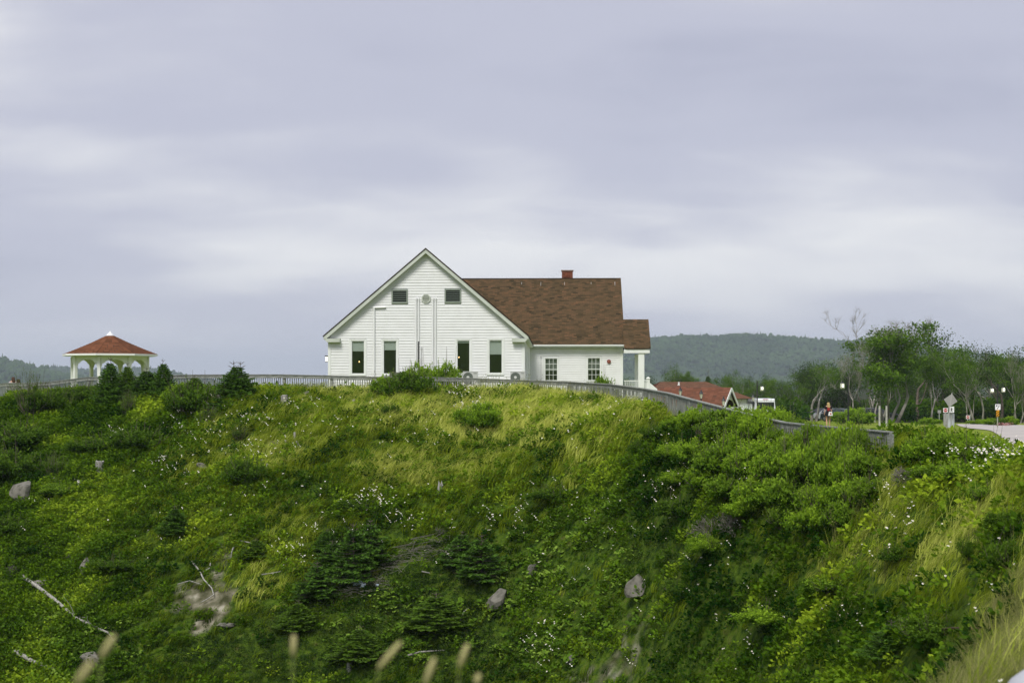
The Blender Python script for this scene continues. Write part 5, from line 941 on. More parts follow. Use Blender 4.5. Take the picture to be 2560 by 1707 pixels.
LS = [('tail_light', 2.22, 2.39, -.95, -.70, .85, 1.05, M_TAIL), ('tail_light', 2.22, 2.39, .70, .95, .85, 1.05, M_TAIL), ('headlight', -2.38, -2.25, -.9, -.55, .72, .88, M_HEAD), ('headlight', -2.38, -2.25, .55, .9, .72, .88, M_HEAD), ('bumper', -2.42, -2.28, -.9, .9, .38, .52, M_BLACK)]
g = gnd(2073, 190); vehicle('parked_car', g, math.radians(-65), ST_S, 1.85, paint('silver_white_paint', (.60,.62,.64)), 'silver white car with red tail lights directly behind the walking woman', 'car', (-1.45, 1.4), [(-.55, 1.7, 1.12, 1.55, .96, .78)], LS+[('rear_window', 2.05, 2.2, -.7, .7, 1.12, 1.5, M_CARGLASS)])
g = gnd(2094, 186); vehicle('parked_car', g, math.radians(-60), ST_S, 1.9, paint('dark_green_grey_paint', (.03,.045,.045)), 'dark estate car with roof rails beside the rounded shrub on the lawn', 'car', (-1.45, 1.4), [(-.55, 1.7, 1.12, 1.55, .96, .78)], LS+[('roof_rail', -.4, 1.7, -.66, -.60, 1.74, 1.78, M_CHROME)])
g = gnd(2193, 172); vehicle('parked_car', g, math.radians(178), ST_S, 1.9, paint('charcoal_paint', (.018,.020,.022)), 'dark car behind the two pale posts', 'car', (-1.45, 1.4), [(-.55, 1.7, 1.12, 1.55, .96, .78)], LS)
g = gnd(2003, 215); vehicle('parked_car', g, math.radians(0), ST_S, 1.9, paint('black_car_paint', (.012,.012,.013)), 'black car roof among the trees left of the pickup', 'car', (-1.45, 1.4), [(-.55, 1.7, 1.12, 1.55, .96, .78)], LS)

# ------------------------------------------------------------------ people
def skin_mesh(name, verts, edges, radii, m, parent, sub=1, label=None):
    me = bpy.data.meshes.new(name); me.from_pydata(verts, edges, []); me.update(); me.materials.append(m); o = child(name, me, parent, label); sk = o.modifiers.new('skin', 'SKIN'); sk.use_smooth_shade = True; sk.use_x_symmetry = False
    for i, r in enumerate(radii): v = me.skin_vertices[0].data[i]; v.radius = (r, r) if not hasattr(r, '__len__') else r; v.use_root = (i == 0)
    ss = o.modifiers.new('smooth', 'SUBSURF'); ss.levels = sub; ss.render_levels = sub; return o
M_SKIN = mat('skin', (.52,.30,.20), rough=.6); M_HAIRB = mat('blonde_hair', (.55,.42,.20), (.38,.27,.11), scale=30, rough=.6, stretch=(6,6,1)); M_HAIRD = mat('brown_hair', (.10,.055,.035), (.06,.032,.02), scale=30, rough=.6); M_TEE = mat('black_tee', (.012,.011,.012), rough=.9); M_TEER = mat('tee_red_print', (.30,.03,.03), rough=.9); M_SHORT = mat('dark_skirt', (.02,.02,.025), rough=.9)
def person(g, H, yaw, label, hair_m, top_m, walking=True, hair_len=.42):
    o = empty('person', g, label, 'person', None, yaw); s = H/1.68
    V = [(0,0,.92),(0,0,1.08),(0,.01,1.25),(0,0,1.38),(0,0,1.46),(0,-.01,1.53),(0,-.01,1.62),                                   # pelvis .. head 0-6
         (-.09,0,.86),(-.10,.06,.50),(-.11,-.10,.10),(-.11,-.03,.03),(-.11,.10,.02),  # left leg (stepping) 7-11
         (.09,0,.86),(.10,.05,.50),(.10,.02,.09),(.10,.06,.03),(.10,.17,.02),         # right leg 12-16
         (-.17,0,1.36),(-.22,-.02,1.12),(-.235,.05,.90),(-.235,.08,.80),(.17,0,1.36),(.215,-.03,1.12),(.235,.03,.92),(.24,.07,.82)]
    E = [(0,1),(1,2),(2,3),(3,4),(4,5),(5,6),(0,7),(7,8),(8,9),(9,10),(10,11),(0,12),(12,13),(13,14),(14,15),(15,16),(3,17),(17,18),(18,19),(19,20),(3,21),(21,22),(22,23),(23,24)]
    R = [.12,.10,.12,.11,.05,.055,.085,.095,.06,.035,.04,.025,.095,.06,.035,.04,.025,.055,.042,.032,.035,.055,.042,.032,.035]
    b = skin_mesh('body', [tuple(c*s for c in v) for v in V], E, [r*s for r in R], M_SKIN, o)
    skin_mesh('t_shirt', [tuple(c*s for c in v) for v in [(0,0,.92),(0,0,1.08),(0,.01,1.25),(0,0,1.38),(-.17,0,1.35),(-.215,-.015,1.17),(.17,0,1.35),(.212,-.02,1.17),(0,0,.82)]], [(0,1),(1,2),(2,3),(3,4),(4,5),(3,6),(6,7),(0,8)], [(.175*s,.14*s),(.14*s,.12*s),(.15*s,.13*s),(.13*s,.12*s),.075*s,.07*s,.075*s,.07*s,(.19*s,.15*s)], top_m, o)
    sg = [(0,-.02,1.655),(0,-.03,1.60),(.01,-.06,1.50),(.03,-.09,1.62-hair_len*.75),(.04,-.10,1.60-hair_len)]; skin_mesh('hair', [tuple(c*s for c in v) for v in sg], [(0,1),(1,2),(2,3),(3,4)], [(.085*s,.09*s),(.11*s,.10*s),(.11*s,.07*s),(.10*s,.055*s),(.05*s,.03*s)], hair_m, o)
    return o
g = gnd(2070.5, 98.5); wm = person(g, 1.72, 0, 'woman with long blonde hair in a black and red tee walking away across the lawn', M_HAIRB, M_TEE)
MB().box(-.10, .10, -.165, -.150, 1.12, 1.34).build('back_print', M_TEER, wm); skin_mesh('shorts', [(0,0,.90),(-.09,0,.82),(-.10,.02,.74),(.09,0,.82),(.10,.02,.74)], [(0,1),(1,2),(0,3),(3,4)], [.15,.11,.105,.11,.105], M_SHORT, wm)
for s in (-1, 1): MB().box(s*.11-.05, s*.11+.05, -.04, .20, -.01, .05).build('shoe', M_PIPE, wm)
bg = empty('shoulder_bag', g+Vector((.10, -.24, .92)), 'small white bag with a red motif hanging at the walking woman\'s hip', 'bag'); MB().hexa([(-.15, -.05, -.14), (.15, -.05, -.14), (.15, .05, -.14), (-.15, .05, -.14), (-.10, -.035, .13), (.10, -.035, .13), (.10, .035, .13), (-.10, .035, .13)]).build('bag_body', M_SWHT, bg); MB().disc((0, -.01), .055, -.056, -.048, 12).build('red_motif', M_SRED, bg); MB().tube([(-.09, 0, .12), (-.03, -.03, .34), (.02, .04, .52)], .008, 5).build('strap', M_BLACK, bg)
for px, py, lab, hm in ((33, 940, 'person with long brown hair beyond the far left railing', M_HAIRD), (45.5, 945, 'person with tied dark hair beside the long haired one at the far left railing', mat('dark_brown_hair', (.05,.025,.018), rough=.7))):
    d = 80; x = WX(px, d); top = (HY-py)/F*d; person(Vector((x, d, top-1.70)), 1.68, .3, lab, hm, mat('pale_shirt', (.45,.40,.40)) , hair_len=.30)
# ------------------------------------------------------------------ trees on the right and behind the buildings
TV = {'birch': [tree_meshes(101, trunks=2, maxd=4, leaf=.18, per=60, clump=.44, spread=.66, lean=.10, rad=.15), tree_meshes(102, trunks=1, maxd=5, leaf=.18, per=50, clump=.42, spread=.60, lean=-.08, rad=.15), tree_meshes(103, trunks=3, maxd=4, leaf=.18, per=52, clump=.46, spread=.58, rad=.13)],
      'dense': [tree_meshes(111, trunks=1, maxd=5, leaf=.20, per=34, clump=.62, flat=.7, spread=.70, matl=M_TREED, bark=M_BARKD, bare=.03), tree_meshes(112, trunks=2, maxd=4, leaf=.20, per=46, clump=.70, flat=.7, spread=.72, matl=M_TREED, bark=M_BARKD, bare=.03), tree_meshes(113, trunks=2, maxd=4, leaf=.19, per=40, clump=.62, flat=.6, spread=.66, bare=.06)],
      'bare': [tree_meshes(121, trunks=1, maxd=5, leaf=.15, per=14, clump=.35, spread=.62, lean=.06, bare=.62, rad=.12), tree_meshes(122, trunks=2, maxd=4, leaf=.15, per=16, clump=.35, spread=.55, lean=.05, bare=.55, rad=.10)],
      'big': [tree_meshes(131, trunks=4, maxd=5, leaf=.18, per=48, clump=.38, flat=.55, spread=.62, bare_top=7.7, rad=.15, kids=(2,3), wind=.0)]}
def tree(kind, v, px, top, d, label, wid=1.0, rz=0.0, group=None, name='tree', sink=0.0):
    g = gnd(px, d); H = (HY-top)/F*d-g.z; s = H/10.0; e = thing_copy(name, (('trunk', TV[kind][v][0]), ('crown', TV[kind][v][1])), g-Vector((0, 0, .05)), rz, (s*wid, s*wid, s), label, 'tree', group); return e
GB = 'trees standing along the lawn and the road'
tree('big', 0, 2222, 778, 150, 'largest tree by the road, several pale trunks and bare twigs above its crown', 1.15, .4, GB, 'birch_tree')
tree('bare', 0, 2128, 858, 146, 'slender pale tree with sparse leaves behind the post with one lantern', .85, .0, GB, 'birch_tree')
tree('birch', 1, 2330, 880, 158, 'green tree rising behind the diamond road sign', .9, 1.2, GB, 'birch_tree')
tree('birch', 0, 2446, 868, 142, 'forked white birch between the small no entry sign and the twin lanterns', .85, 2.2, GB, 'birch_tree')
tree('bare', 1, 2424, 880, 150, 'thin leaning birch just right of the small no entry sign', .7, 2.9, GB, 'birch_tree')
tree('birch', 2, 2550, 862, 138, 'tall thin-trunked trees at the right edge behind the hazard board', .8, .8, GB, 'birch_tree')
tree('bare', 0, 2535, 885, 132, 'pale grey trunk with dead side branches right of the twin lanterns', .7, 3.7, GB, 'birch_tree')
tree('dense', 2, 2030, 905, 186, 'bushy tree rising above the black pickup truck', 1.0, .3, GB, 'leafy_tree')
tree('birch', 2, 1965, 935, 190, 'green tree with white forked stems left of the pickup truck', .95, .3, GB, 'leafy_tree')
tree('bare', 1, 2172, 905, 155, 'sparse grey stemmed tree right of the single lantern post', .9, 1.3, GB, 'birch_tree')
tree('birch', 0, 2195, 890, 166, 'green birch left of the largest tree, above the rounded shrub', .9, 5.0, GB, 'birch_tree')
tree('dense', 0, 2300, 838, 172, 'dark dense tree close behind the right side of the largest tree', .95, 1.0, GB, 'leafy_tree')
tree('dense', 1, 2365, 895, 176, 'dark dense tree behind the crosswalk sign', .9, 2.0, GB, 'leafy_tree')
tree('dense', 0, 2500, 872, 168, 'dark dense tree behind the twin lanterns', 1.0, 4.0, GB, 'leafy_tree')
tree('dense', 1, 2580, 880, 160, 'dark dense tree at the right edge of the wood', 1.0, 3.1, GB, 'leafy_tree')
tree('dense', 2, 2430, 895, 178, 'dark tree behind the forked birch', 1.0, 5.1, GB, 'leafy_tree')
GC = 'trees behind the red roofs'
for kind, v, px, top, d, w, lab in (('dense', 2, 1662, 914, 205, .55, 'narrow green tree above the left end of the red hipped roof'), ('dense', 0, 1688, 926, 205, .5, 'small pointed green tree second from the left above the red roof'), ('birch', 1, 1717, 930, 205, .6, 'open green tree above the middle of the red roof'), ('dense', 2, 1838, 929, 195, .85, 'broad round green tree above the white gable'), ('dense', 0, 1868, 943, 200, .8, 'green tree behind the lantern over the van'), ('birch', 0, 1895, 952, 185, .8, 'leafy tree behind the white van'), ('dense', 2, 1930, 938, 198, .6, 'green tree right of the van, second before the pickup'), ('birch', 2, 1800, 946, 190, .8, 'low green tree right behind the pointed gable'), ('dense', 1, 1640, 948, 200, .8, 'low green tree beside the porch column'), ('dense', 2, 1748, 952, 205, .8, 'low green tree behind the right half of the red roof'), ('dense', 1, 2005, 915, 215, .7, 'tall dark tree behind the black car roof')):
    tree(kind, v, px, top, d, lab, w, px*.37, GC, 'leafy_tree')
SPV = [spruce_meshes(201, 3.0, 1.15), spruce_meshes(202, 2.6, .95), spruce_meshes(203, 2.4, 1.0, M_NEEDLEL), spruce_meshes(204, 3.0, 1.25, leaders=2), spruce_meshes(205, 2.0, .95, dead=.12, sparse=.8), spruce_meshes(206, 9.0, 2.2)]
g = gnd(1770, 185); thing_copy('spruce_tree', (('trunk', SPV[5][0]), ('needles', SPV[5][1])), g, 0, ((HY-918)/F*185-g.z)/9.0, 'dark spruce behind the right end of the red hipped roof', 'tree', GC)
k_ = 0
for row, (d, px0, px1, st, top) in enumerate(((212, 1600, 2030, 40, 944), (196, 2040, 2640, 52, 930), (214, 2070, 2660, 48, 915), (236, 2050, 2680, 48, 905))):
    for px in np.arange(px0, px1, st):
        k_ += 1; tree('dense', k_ % 3, px+rng.normal()*8, top+rng.normal()*9, (d if not 1985 < px < 2235 else max(d, 218))+rng.normal()*3, 'dark leafy tree deep in the shaded wood behind the front trees' if row else 'low dark tree in the row far behind the red roofs', 1.0+.2*rng.random(), rng.random()*6, 'trees of the dark wood' if row else 'far low tree row', 'leafy_tree')
# understorey of the wood
n = 1700; d_ = rng.uniform(170, 236, n); px_ = rng.uniform(1540, 2700, n); d_ = np.where((px_ > 1985) & (px_ < 2235), rng.uniform(215, 240, n), d_); x_ = (px_-HX)/F*d_
scatter('undergrowth', [herb_mesh(300+i, n=150, h=1.6, R=1.3, leaf=.24) for i in range(3)], x_, d_, rng.random(n)*6.28, rng.uniform(1.0, 2.1, n), rng.uniform(.0, .30, n), 'dark undergrowth on the floor of the wood')

# ------------------------------------------------------------------ spruces along the fence and on the bank
def spruce(v, px, top, base, d, label, wid=1.0, rz=0.0, group=None):
    H0 = (3.0, 2.6, 2.4, 3.0, 2.0)[v]; R0 = (1.15, .95, 1.0, 1.25, .95)[v]; z0 = (HY-base)/F*d; H = (HY-top)/F*d-z0; x = WX(px, d); zg = float(gz(x, d)); z0 = min(z0, zg+.02); H = ((HY-top)/F*d-z0)*1.06
    return thing_copy('spruce_tree', (('trunk', SPV[v][0]), ('needles', SPV[v][1])), (x, d, z0-.05), rz, (wid, wid, H/H0), label, 'tree', group)
GS = 'young spruces in front of the railing'
spruce(1, 276, 893, 992, 64, 'tallest young spruce in front of the gazebo', .80, .5, GS); spruce(2, 319, 905, 985, 65, 'small light topped spruce between gazebo posts', .62, 1.5, GS); spruce(0, 367, 917, 992, 64.5, 'dark spruce below the right gazebo posts', .85, 2.5, GS); spruce(1, 408, 897, 990, 63.5, 'spruce with bare leader right of the gazebo', .68, 3.4, GS)
spruce(3, 592, 903, 1008, 62, 'wide dark spruce with twin leaders in front of the railing', 1.0, 0, GS); spruce(2, 487, 935, 990, 62.3, 'small spruce sapling with a thin leader among shrubs by the railing', .7, 1, GS); spruce(4, 545, 985, 1040, 60.5, 'low dark spruce skirt at the foot of the twin topped spruce', 1.0, 2, GS)
GK = 'small spruces growing on the bank'
def bspruce(v, px, top, base, label, wid=1.0, rz=0.0):
    h_ = hit(px, base); z0 = h_.z; d = h_.y; H = (base-top)/F*d*1.02; H0 = (3.0, 2.6, 2.4, 3.0, 2.0)[v]; return thing_copy('spruce_tree', (('trunk', SPV[v][0]), ('needles', SPV[v][1])), h_-Vector((0, 0, .04)), rz, (wid, wid, H/H0), label, 'tree', GK)
for a in ((4, 884, 1305, 1450, 'tallest grey trunked spruce in the clump below the middle of the bank', 1.0), (4, 926, 1300, 1405, 'right hand spruce of the clump in the middle of the bank', .85), (4, 832, 1350, 1425, 'left spruce of the clump in the middle of the bank', .85), (1, 818, 1318, 1372, 'dark bushy spruce at the top of the clump', .55), (4, 792, 1400, 1495, 'spruce standing low left of the clump beside the brush pile', .95), (4, 1157, 1328, 1412, 'left one of the two spruces right of the long brush pile', .85), (4, 1203, 1335, 1450, 'right one of the two spruces beside the long brush pile', 1.0), (2, 1090, 1478, 1560, 'low spruce under the brush pile with wide lower boughs', 1.1), (1, 437, 1262, 1335, 'small dark conical spruce on the left of the bank', .65), (2, 745, 1500, 1575, 'tiny dark spruce in the mat left of the seed heads', .7), (2, 640, 1345, 1390, 'tiny spruce right of the bare soil path', .6), (2, 900, 1560, 1640, 'dark low spruce near the bottom behind the seed heads', .9), (0, 2230, 1545, 1640, 'dark spruce low on the right of the bank', .5)):
    bspruce(a[0], a[1], a[2], a[3], a[4], a[5], a[1]*.7)

# ------------------------------------------------------------------ shrubs
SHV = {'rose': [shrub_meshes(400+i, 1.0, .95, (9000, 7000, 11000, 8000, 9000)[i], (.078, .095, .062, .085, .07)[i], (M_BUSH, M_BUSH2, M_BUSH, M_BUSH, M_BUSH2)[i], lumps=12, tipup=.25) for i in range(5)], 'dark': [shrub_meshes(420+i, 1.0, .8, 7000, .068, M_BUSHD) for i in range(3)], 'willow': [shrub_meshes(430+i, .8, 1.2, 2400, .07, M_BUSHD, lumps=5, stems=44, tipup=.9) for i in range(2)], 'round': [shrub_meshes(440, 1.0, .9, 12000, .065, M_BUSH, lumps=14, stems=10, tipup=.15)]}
def shrub(kind, v, px, base, r, h, label, group=None, d=None, name='shrub', rz=None, cat='shrub'):
    """base pixel row on the bank; r radius in px, h height in px"""
    p = hit(px, base) if d is None else gnd(px, d)
    if p is None: return
    k = p.y/F; R_ = r*k; H_ = h*k; Hn = {'rose': .80, 'dark': .76, 'willow': 1.5, 'round': .66}[kind]; Rn = .8 if kind == 'willow' else .9
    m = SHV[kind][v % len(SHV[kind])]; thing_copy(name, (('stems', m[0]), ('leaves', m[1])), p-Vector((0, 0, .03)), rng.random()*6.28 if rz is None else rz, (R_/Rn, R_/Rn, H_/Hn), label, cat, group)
GR = 'rose bushes of the thicket under the lawn'; LR = 'bright green bush in the big thicket on the bank below the lawn'
def fence_d(px): return float(np.interp(px, [q[0] for q in FENCE], [q[2] for q in FENCE]))
def row_shrub(kind, v, px, top, off, r, label, group=None, name='rose_bush'):
    d = fence_d(px)-off; g = gnd(px, d); h = (g.z*-F/d+HY)-top
    if h > 8: shrub(kind, v, px, 0, r, h, label, group, d=d, name=name)
for i, (px, top, off, r) in enumerate([(1742,1010,.8,40),(1795,1022,.9,50),(1850,1022,.9,50),(1900,1024,.9,46),(1940,1066,.8,36),(1985,1074,.8,40),(2028,1056,.9,40),(2068,1070,.9,36),(2112,1054,.9,40),(2146,1060,.9,30),(1690,1035,1.2,34),(1790,1050,2.0,58),(1850,1072,2.0,60),(1905,1095,2.1,60),(1965,1104,2.1,62),(2025,1102,2.1,62),(2080,1098,2.1,58),(2130,1112,2.1,48)]):
    row_shrub('rose', i, px, top, off, r, LR, GR)
for i, (px, top, off, r, lab) in enumerate([(1795,1016,-1.5,40,'light green bush behind the railing, in front of the white gable'),(1850,1016,-1.6,44,'light green bush hiding the foot of the white van'),(1905,1014,-1.7,46,'light green bush between the van and the short stretch of rail'),(1950,1020,-1.7,42,'light green bush above the short stretch of rail'),(1986,1038,-1.6,30,'small light green bush at the right end of the short rail stretch')]):
    row_shrub('rose', i, px, top, off, r, lab, 'light bushes at the top of the bank')
for i, (px, b, r, h) in enumerate([(1745,1165,54,66),(1810,1180,60,74),(1880,1195,64,78),(1955,1215,66,84),(2030,1215,62,84),(2100,1210,60,80),(2165,1195,52,60),(1690,1150,50,50),(1760,1225,58,62),(1830,1245,60,66),(1905,1265,64,76),(1985,1280,62,80),(2060,1285,62,84),(2130,1275,58,80),(1960,1320,56,64),(2035,1330,58,70),(2105,1320,52,70),(1700,1215,50,44),(1865,1305,50,52),(2175,1250,44,62)]):
    shrub('rose', i, px, b, r, h, LR, GR, name='rose_bush')
for i, (px, b, r, h, lab) in enumerate([(2310,1150,52,62,'shrub right of the end post of the rail'),(2370,1150,56,70,'shrub below the crosswalk sign'),(2430,1158,56,74,'shrub below the small no entry sign'),(2485,1165,54,72,'shrub below the hazard board'),(2530,1175,42,56,'last shrub before the road at the right edge'),(2400,1200,60,50,'low leafy clump under the crest shrubs'),(2330,1205,56,46,'low leafy clump right of the rail post')]): shrub('rose', i, px, b, r, h, lab, 'shrubs along the right crest', name='leafy_shrub')
shrub('round', 0, 2137, 1050, 52, 36, 'clipped rounded green shrub on the lawn right of the woman', d=118, name='round_shrub'); shrub('round', 0, 2085+95*0+2107, 0, 0, 0, '') if False else None
for px, d, r, h, lab in ((2320, 118, 26, 16, 'low green mound left of the signs'), (2480, 112, 26, 16, 'green verge shrub left of the hazard board'), (2500, 108, 15, 24, 'dark round shrub behind the hazard board post'), (2525, 112, 22, 20, 'green round shrub right of the hazard board'), (2450, 122, 26, 12, 'low pale green shrub at the road edge by the forked birch')): shrub('round' if 'dark' not in lab else 'dark', 0, px, 0, r, h, lab, 'shrubs on the far verge', d=d, name='round_shrub')
g = gnd(2512, 105); e = empty('flower_bed', g, 'small red and white flower patch under the verge shrubs', 'flowers'); V, T, lv = leaf_cloud(np.c_[rng.normal(size=260)*.32, rng.normal(size=260)*.2, rng.random(260)*.25], rng.normal(size=(260, 3)), np.full(260, .07), rng.random(260)); child('blossoms', np_mesh('blossoms', V, T, leaf_mat('pink_red_blossoms', (.35,.02,.04), (.75,.55,.50)), {'lc': lv}), e)
# bushes beside the house and the fence
shrub('round', 0, 1205, 1075, 54, 58, 'round dark green bush in the grass below the air conditioners', name='round_shrub'); shrub('dark', 0, 1225, 1062, 40, 50, 'taller top of the round bush below the air conditioners', name='round_shrub') if False else None
shrub('dark', 1, 1022, 1000, 66, 74, 'grey green juniper bush leaning over the railing in front of the gable', d=60.0, name='juniper_bush'); shrub('rose', 2, 1102, 0, 50, 84, 'bright yellow green bush behind the railing below the gable pipes', d=63.6, name='leafy_shrub'); shrub('rose', 0, 1050, 0, 42, 82, 'bright leafy shoots behind the juniper at the railing', d=63.4, name='leafy_shrub'); shrub('rose', 1, 985, 1010, 50, 54, 'green bush at the left foot of the juniper by the railing', d=60.6, name='leafy_shrub')
shrub('rose', 1, 1508, 0, 32, 66, 'leaf tips showing above the rail under the right wing window', d=60, name='leafy_shrub'); shrub('dark', 2, 1478, 1012, 34, 30, 'dark weeds in front of the railing under the wing', name='leafy_shrub'); shrub('dark', 0, 1640, 1098, 36, 40, 'small dark bush in the pale grass right of centre', name='leafy_shrub'); shrub('dark', 1, 1602, 1130, 34, 36, 'small dark bush beside the daisies right of centre', name='leafy_shrub')
shrub('dark', 0, 972, 1045, 26, 40, 'small dark conifer-like bush in the grass below the left windows', name='leafy_shrub'); shrub('rose', 3, 925, 1005, 14, 26, 'tiny bush at the fence post under the second window', name='leafy_shrub')
pb = gnd(1574, 105); shrub('round', 0, 1577, 0, 22, 52, 'green bush seen through the porch opening', d=112, name='round_shrub'); shrub('dark', 1, 1625, 0, 12, 34, 'dark red flowering bush right of the porch column', d=114, name='red_shrub')
GL = 'shrubs on the left of the bank'
for i, (kind, px, b, r, h, lab) in enumerate([('willow',80,1045,40,120,'upright willow with bare twigs near the left end of the railing'),('dark',175,1010,52,52,'low leafy bush left of the gazebo spruces'),('dark',225,1005,50,44,'low leafy bush directly under the left gazebo posts'),('dark',130,1030,50,60,'dark bush right of the willow twigs'),('dark',480,1035,66,84,'large dark bush left of the twin topped spruce'),('rose',455,1000,40,44,'light green bush under the small spruce sapling'),('dark',360,1120,70,56,'dark broad bush in the left of the bank'),('dark',610,1205,56,66,'dark leafy bush in the flowery grass left of centre'),('dark',30,1200,80,84,'big dark leafy bush at the left edge above the boulder'),('dark',60,1110,80,60,'dark leafy bush at the left edge under the railing'),('willow',135,1200,30,76,'pale stemmed bare shrub right of the left boulder'),('willow',320,1040,20,70,'thin twiggy shrub left of the spruce sapling'),('dark',240,1130,60,44,'low dark bush between the left stumps'),('dark',20,1330,60,44,'dark bush below the left boulder'),('rose',150,1240,52,34,'low leafy patch around the left boulder'),('dark',1390,1250,60,40,'dark low bush in the shade right of the pale stump'),('dark',1700,1290,60,50,'dark bush beside the grey dead shrub'),('rose',1780,1380,60,46,'green bush under the grey dead shrub'),('dark',2395,1270,24,40,'small dark bush in the right hand grass'),('dark',2530,1330,56,60,'dark bush at the right edge above the dry grass'),('dark',2520,1430,60,90,'dark tall bush at the right edge'),('dark',2430,1400,30,60,'small dark upright bush in the right hand grass'),('dark',2250,1400,60,44,'dark leafy clump in the middle of the right slope'),('dark',2330,1600,90,60,'shadowy leafy clump near the bottom right'),('rose',2080,1480,80,44,'green leafy clump low on the right slope'),('rose',1930,1560,80,44,'green leafy clump low right of the eroded soil'),('dark',1700,1480,50,36,'small clump right of the grey boulder'),('dark',300,1420,60,30,'small clump above the long fallen log'),('dark',900,1270,50,28,'low dark clump above the spruce group'),('rose',2470,1250,60,40,'bright clump below the white daisies at the right'),('willow',600,1100,26,40,'thin grey twiggy shrub in the flowery grass'),('willow',520,1060,26,50,'thin grey twigs left below the twin topped spruce')]):
    shrub(kind, i, px, b, r, h, lab, GL if px < 700 else 'bushes on the right and middle of the bank', name={'dark': 'leafy_shrub', 'rose': 'leafy_shrub', 'willow': 'willow_shrub'}[kind])
# dead grey shrubs and brush
DS = [dead_shrub(500), dead_shrub(501, n=22), dead_shrub(502, R=.6, H=.9, n=12)]
for i, (px, b, sc, lab) in enumerate([(1775,1345,1.5,'grey leafless shrub under the thicket'),(1830,1330,1.4,'grey leafless shrub right beside the first dead one'),(1930,1260,1.4,'pale dead twigs below the thicket edge'),(1975,1275,1.2,'dead twigs right of the thicket edge'),(2260,1215,1.0,'grey bare twigs among the daisies on the right'),(690,1120,.9,'bare grey twigs in the flowery grass'),(1180,1090,.7,'bare twigs left of the round bush'),(30,1440,.8,'bare twigs above the fallen log'),(1100,1340,.9,'grey twigs over the brush pile')]):
    p = hit(px, b); sc *= .62; thing_copy('dead_shrub', (('branches', DS[i % 3]),), p, i*1.1, sc, lab, 'dead shrub', 'leafless grey shrubs')
def brush_pile(px0, px1, py0, py1, n, label):
    c = hit((px0+px1)/2, (py0+py1)/2); e = empty('brush_pile', c, label, 'brush pile'); sg = []
    for k in range(n):
        t = rng.random(); p = hit(px0+(px1-px0)*t, py0+(py1-py0)*t+rng.normal()*13); p = np.array(p-c); p[2] += .05+.35*rng.random()*math.sin(math.pi*t); a = rng.normal()*.7+.3; L_ = .35+.6*rng.random(); d_ = np.array([math.cos(a), rng.normal()*.35, math.sin(a)*.45]); mid = p+d_*L_*.5+rng.normal(size=3)*.04; sg.append((p-d_*L_*.5, mid, .007, .006)); sg.append((mid, p+d_*L_*.55+rng.normal(size=3)*.06, .006, .003))
    V, Q = tubes(sg, 4); child('sticks', np_mesh('sticks', V, Q, M_TWIG), e, kind='stuff')
brush_pile(960, 1120, 1425, 1370, 85, 'long grey brush pile under the daisies in mid bank'); brush_pile(840, 970, 1500, 1455, 60, 'grey brush pile with plastic litter left of the long one')
lp = hit(905, 1476); e = empty('plastic_litter', lp+Vector((0, -.1, .18)), 'crumpled pale blue plastic litter on the brush pile', 'litter'); mb = MB()
for k in range(9): x, z = rng.normal()*.18, rng.normal()*.06; q = .06+.05*rng.random(); mb.add([(x-q, 0, z-q*.6), (x+q*.7, -.05, z-q*.3), (x+q, .03, z+q*.5), (x-q*.5, -.06, z+q*.7), (x, -.09, z)], [(0, 1, 4), (1, 2, 4), (2, 3, 4), (3, 0, 4)])
mb.build('plastic_sheet', mat('pale_blue_plastic', (.42,.50,.58), rough=.4), e)

# ------------------------------------------------------------------ boulders, stumps, logs
M_ROCK = mat('grey_boulder', (.19,.18,.15), (.075,.075,.058), scale=2.6, rough=.9, bump=1.0, bscale=7, lo=.4, hi=.7); M_STUMP = mat('bleached_wood', (.40,.39,.35), (.20,.19,.165), scale=5, rough=.9, stretch=(3,3,.6), bump=.3)
def rock(px, py, w, h, label, seed, tilt=0.0, flat=.7, name='boulder', cat='boulder', m=M_ROCK):
    p = hit(px, py+h*.35); k = p.y/F; r = np.random.default_rng(seed); me = bpy.data.meshes.new('stone'); import bmesh
    bm = bmesh.new(); bmesh.ops.create_icosphere(bm, subdivisions=3, radius=1.0); pl = [(Vector(r.normal(size=3)).normalized(), .42+.30*r.random()) for _ in range(13)]
    for v in bm.verts:
        c = v.co.copy()
        for n, dd in pl:
            q = c.dot(n)
            if q > dd: c -= n*(q-dd)
        v.co = c*(1+.05*float(vn(c.x*3+seed, c.z*3+c.y*2, 1, seed)))
    bm.to_mesh(me); bm.free(); me.materials.append(m)
    sc = (w*k/1.35, w*k/1.35*flat, h*k/1.3); o = link(bpy.data.objects.new(name, me)); o.location = p+Vector((0, .05, h*k*.38)); o.scale = sc; o.rotation_euler = (r.normal()*.1, tilt, r.random()*.8); tag(o, label, cat, 'stones on the bank')
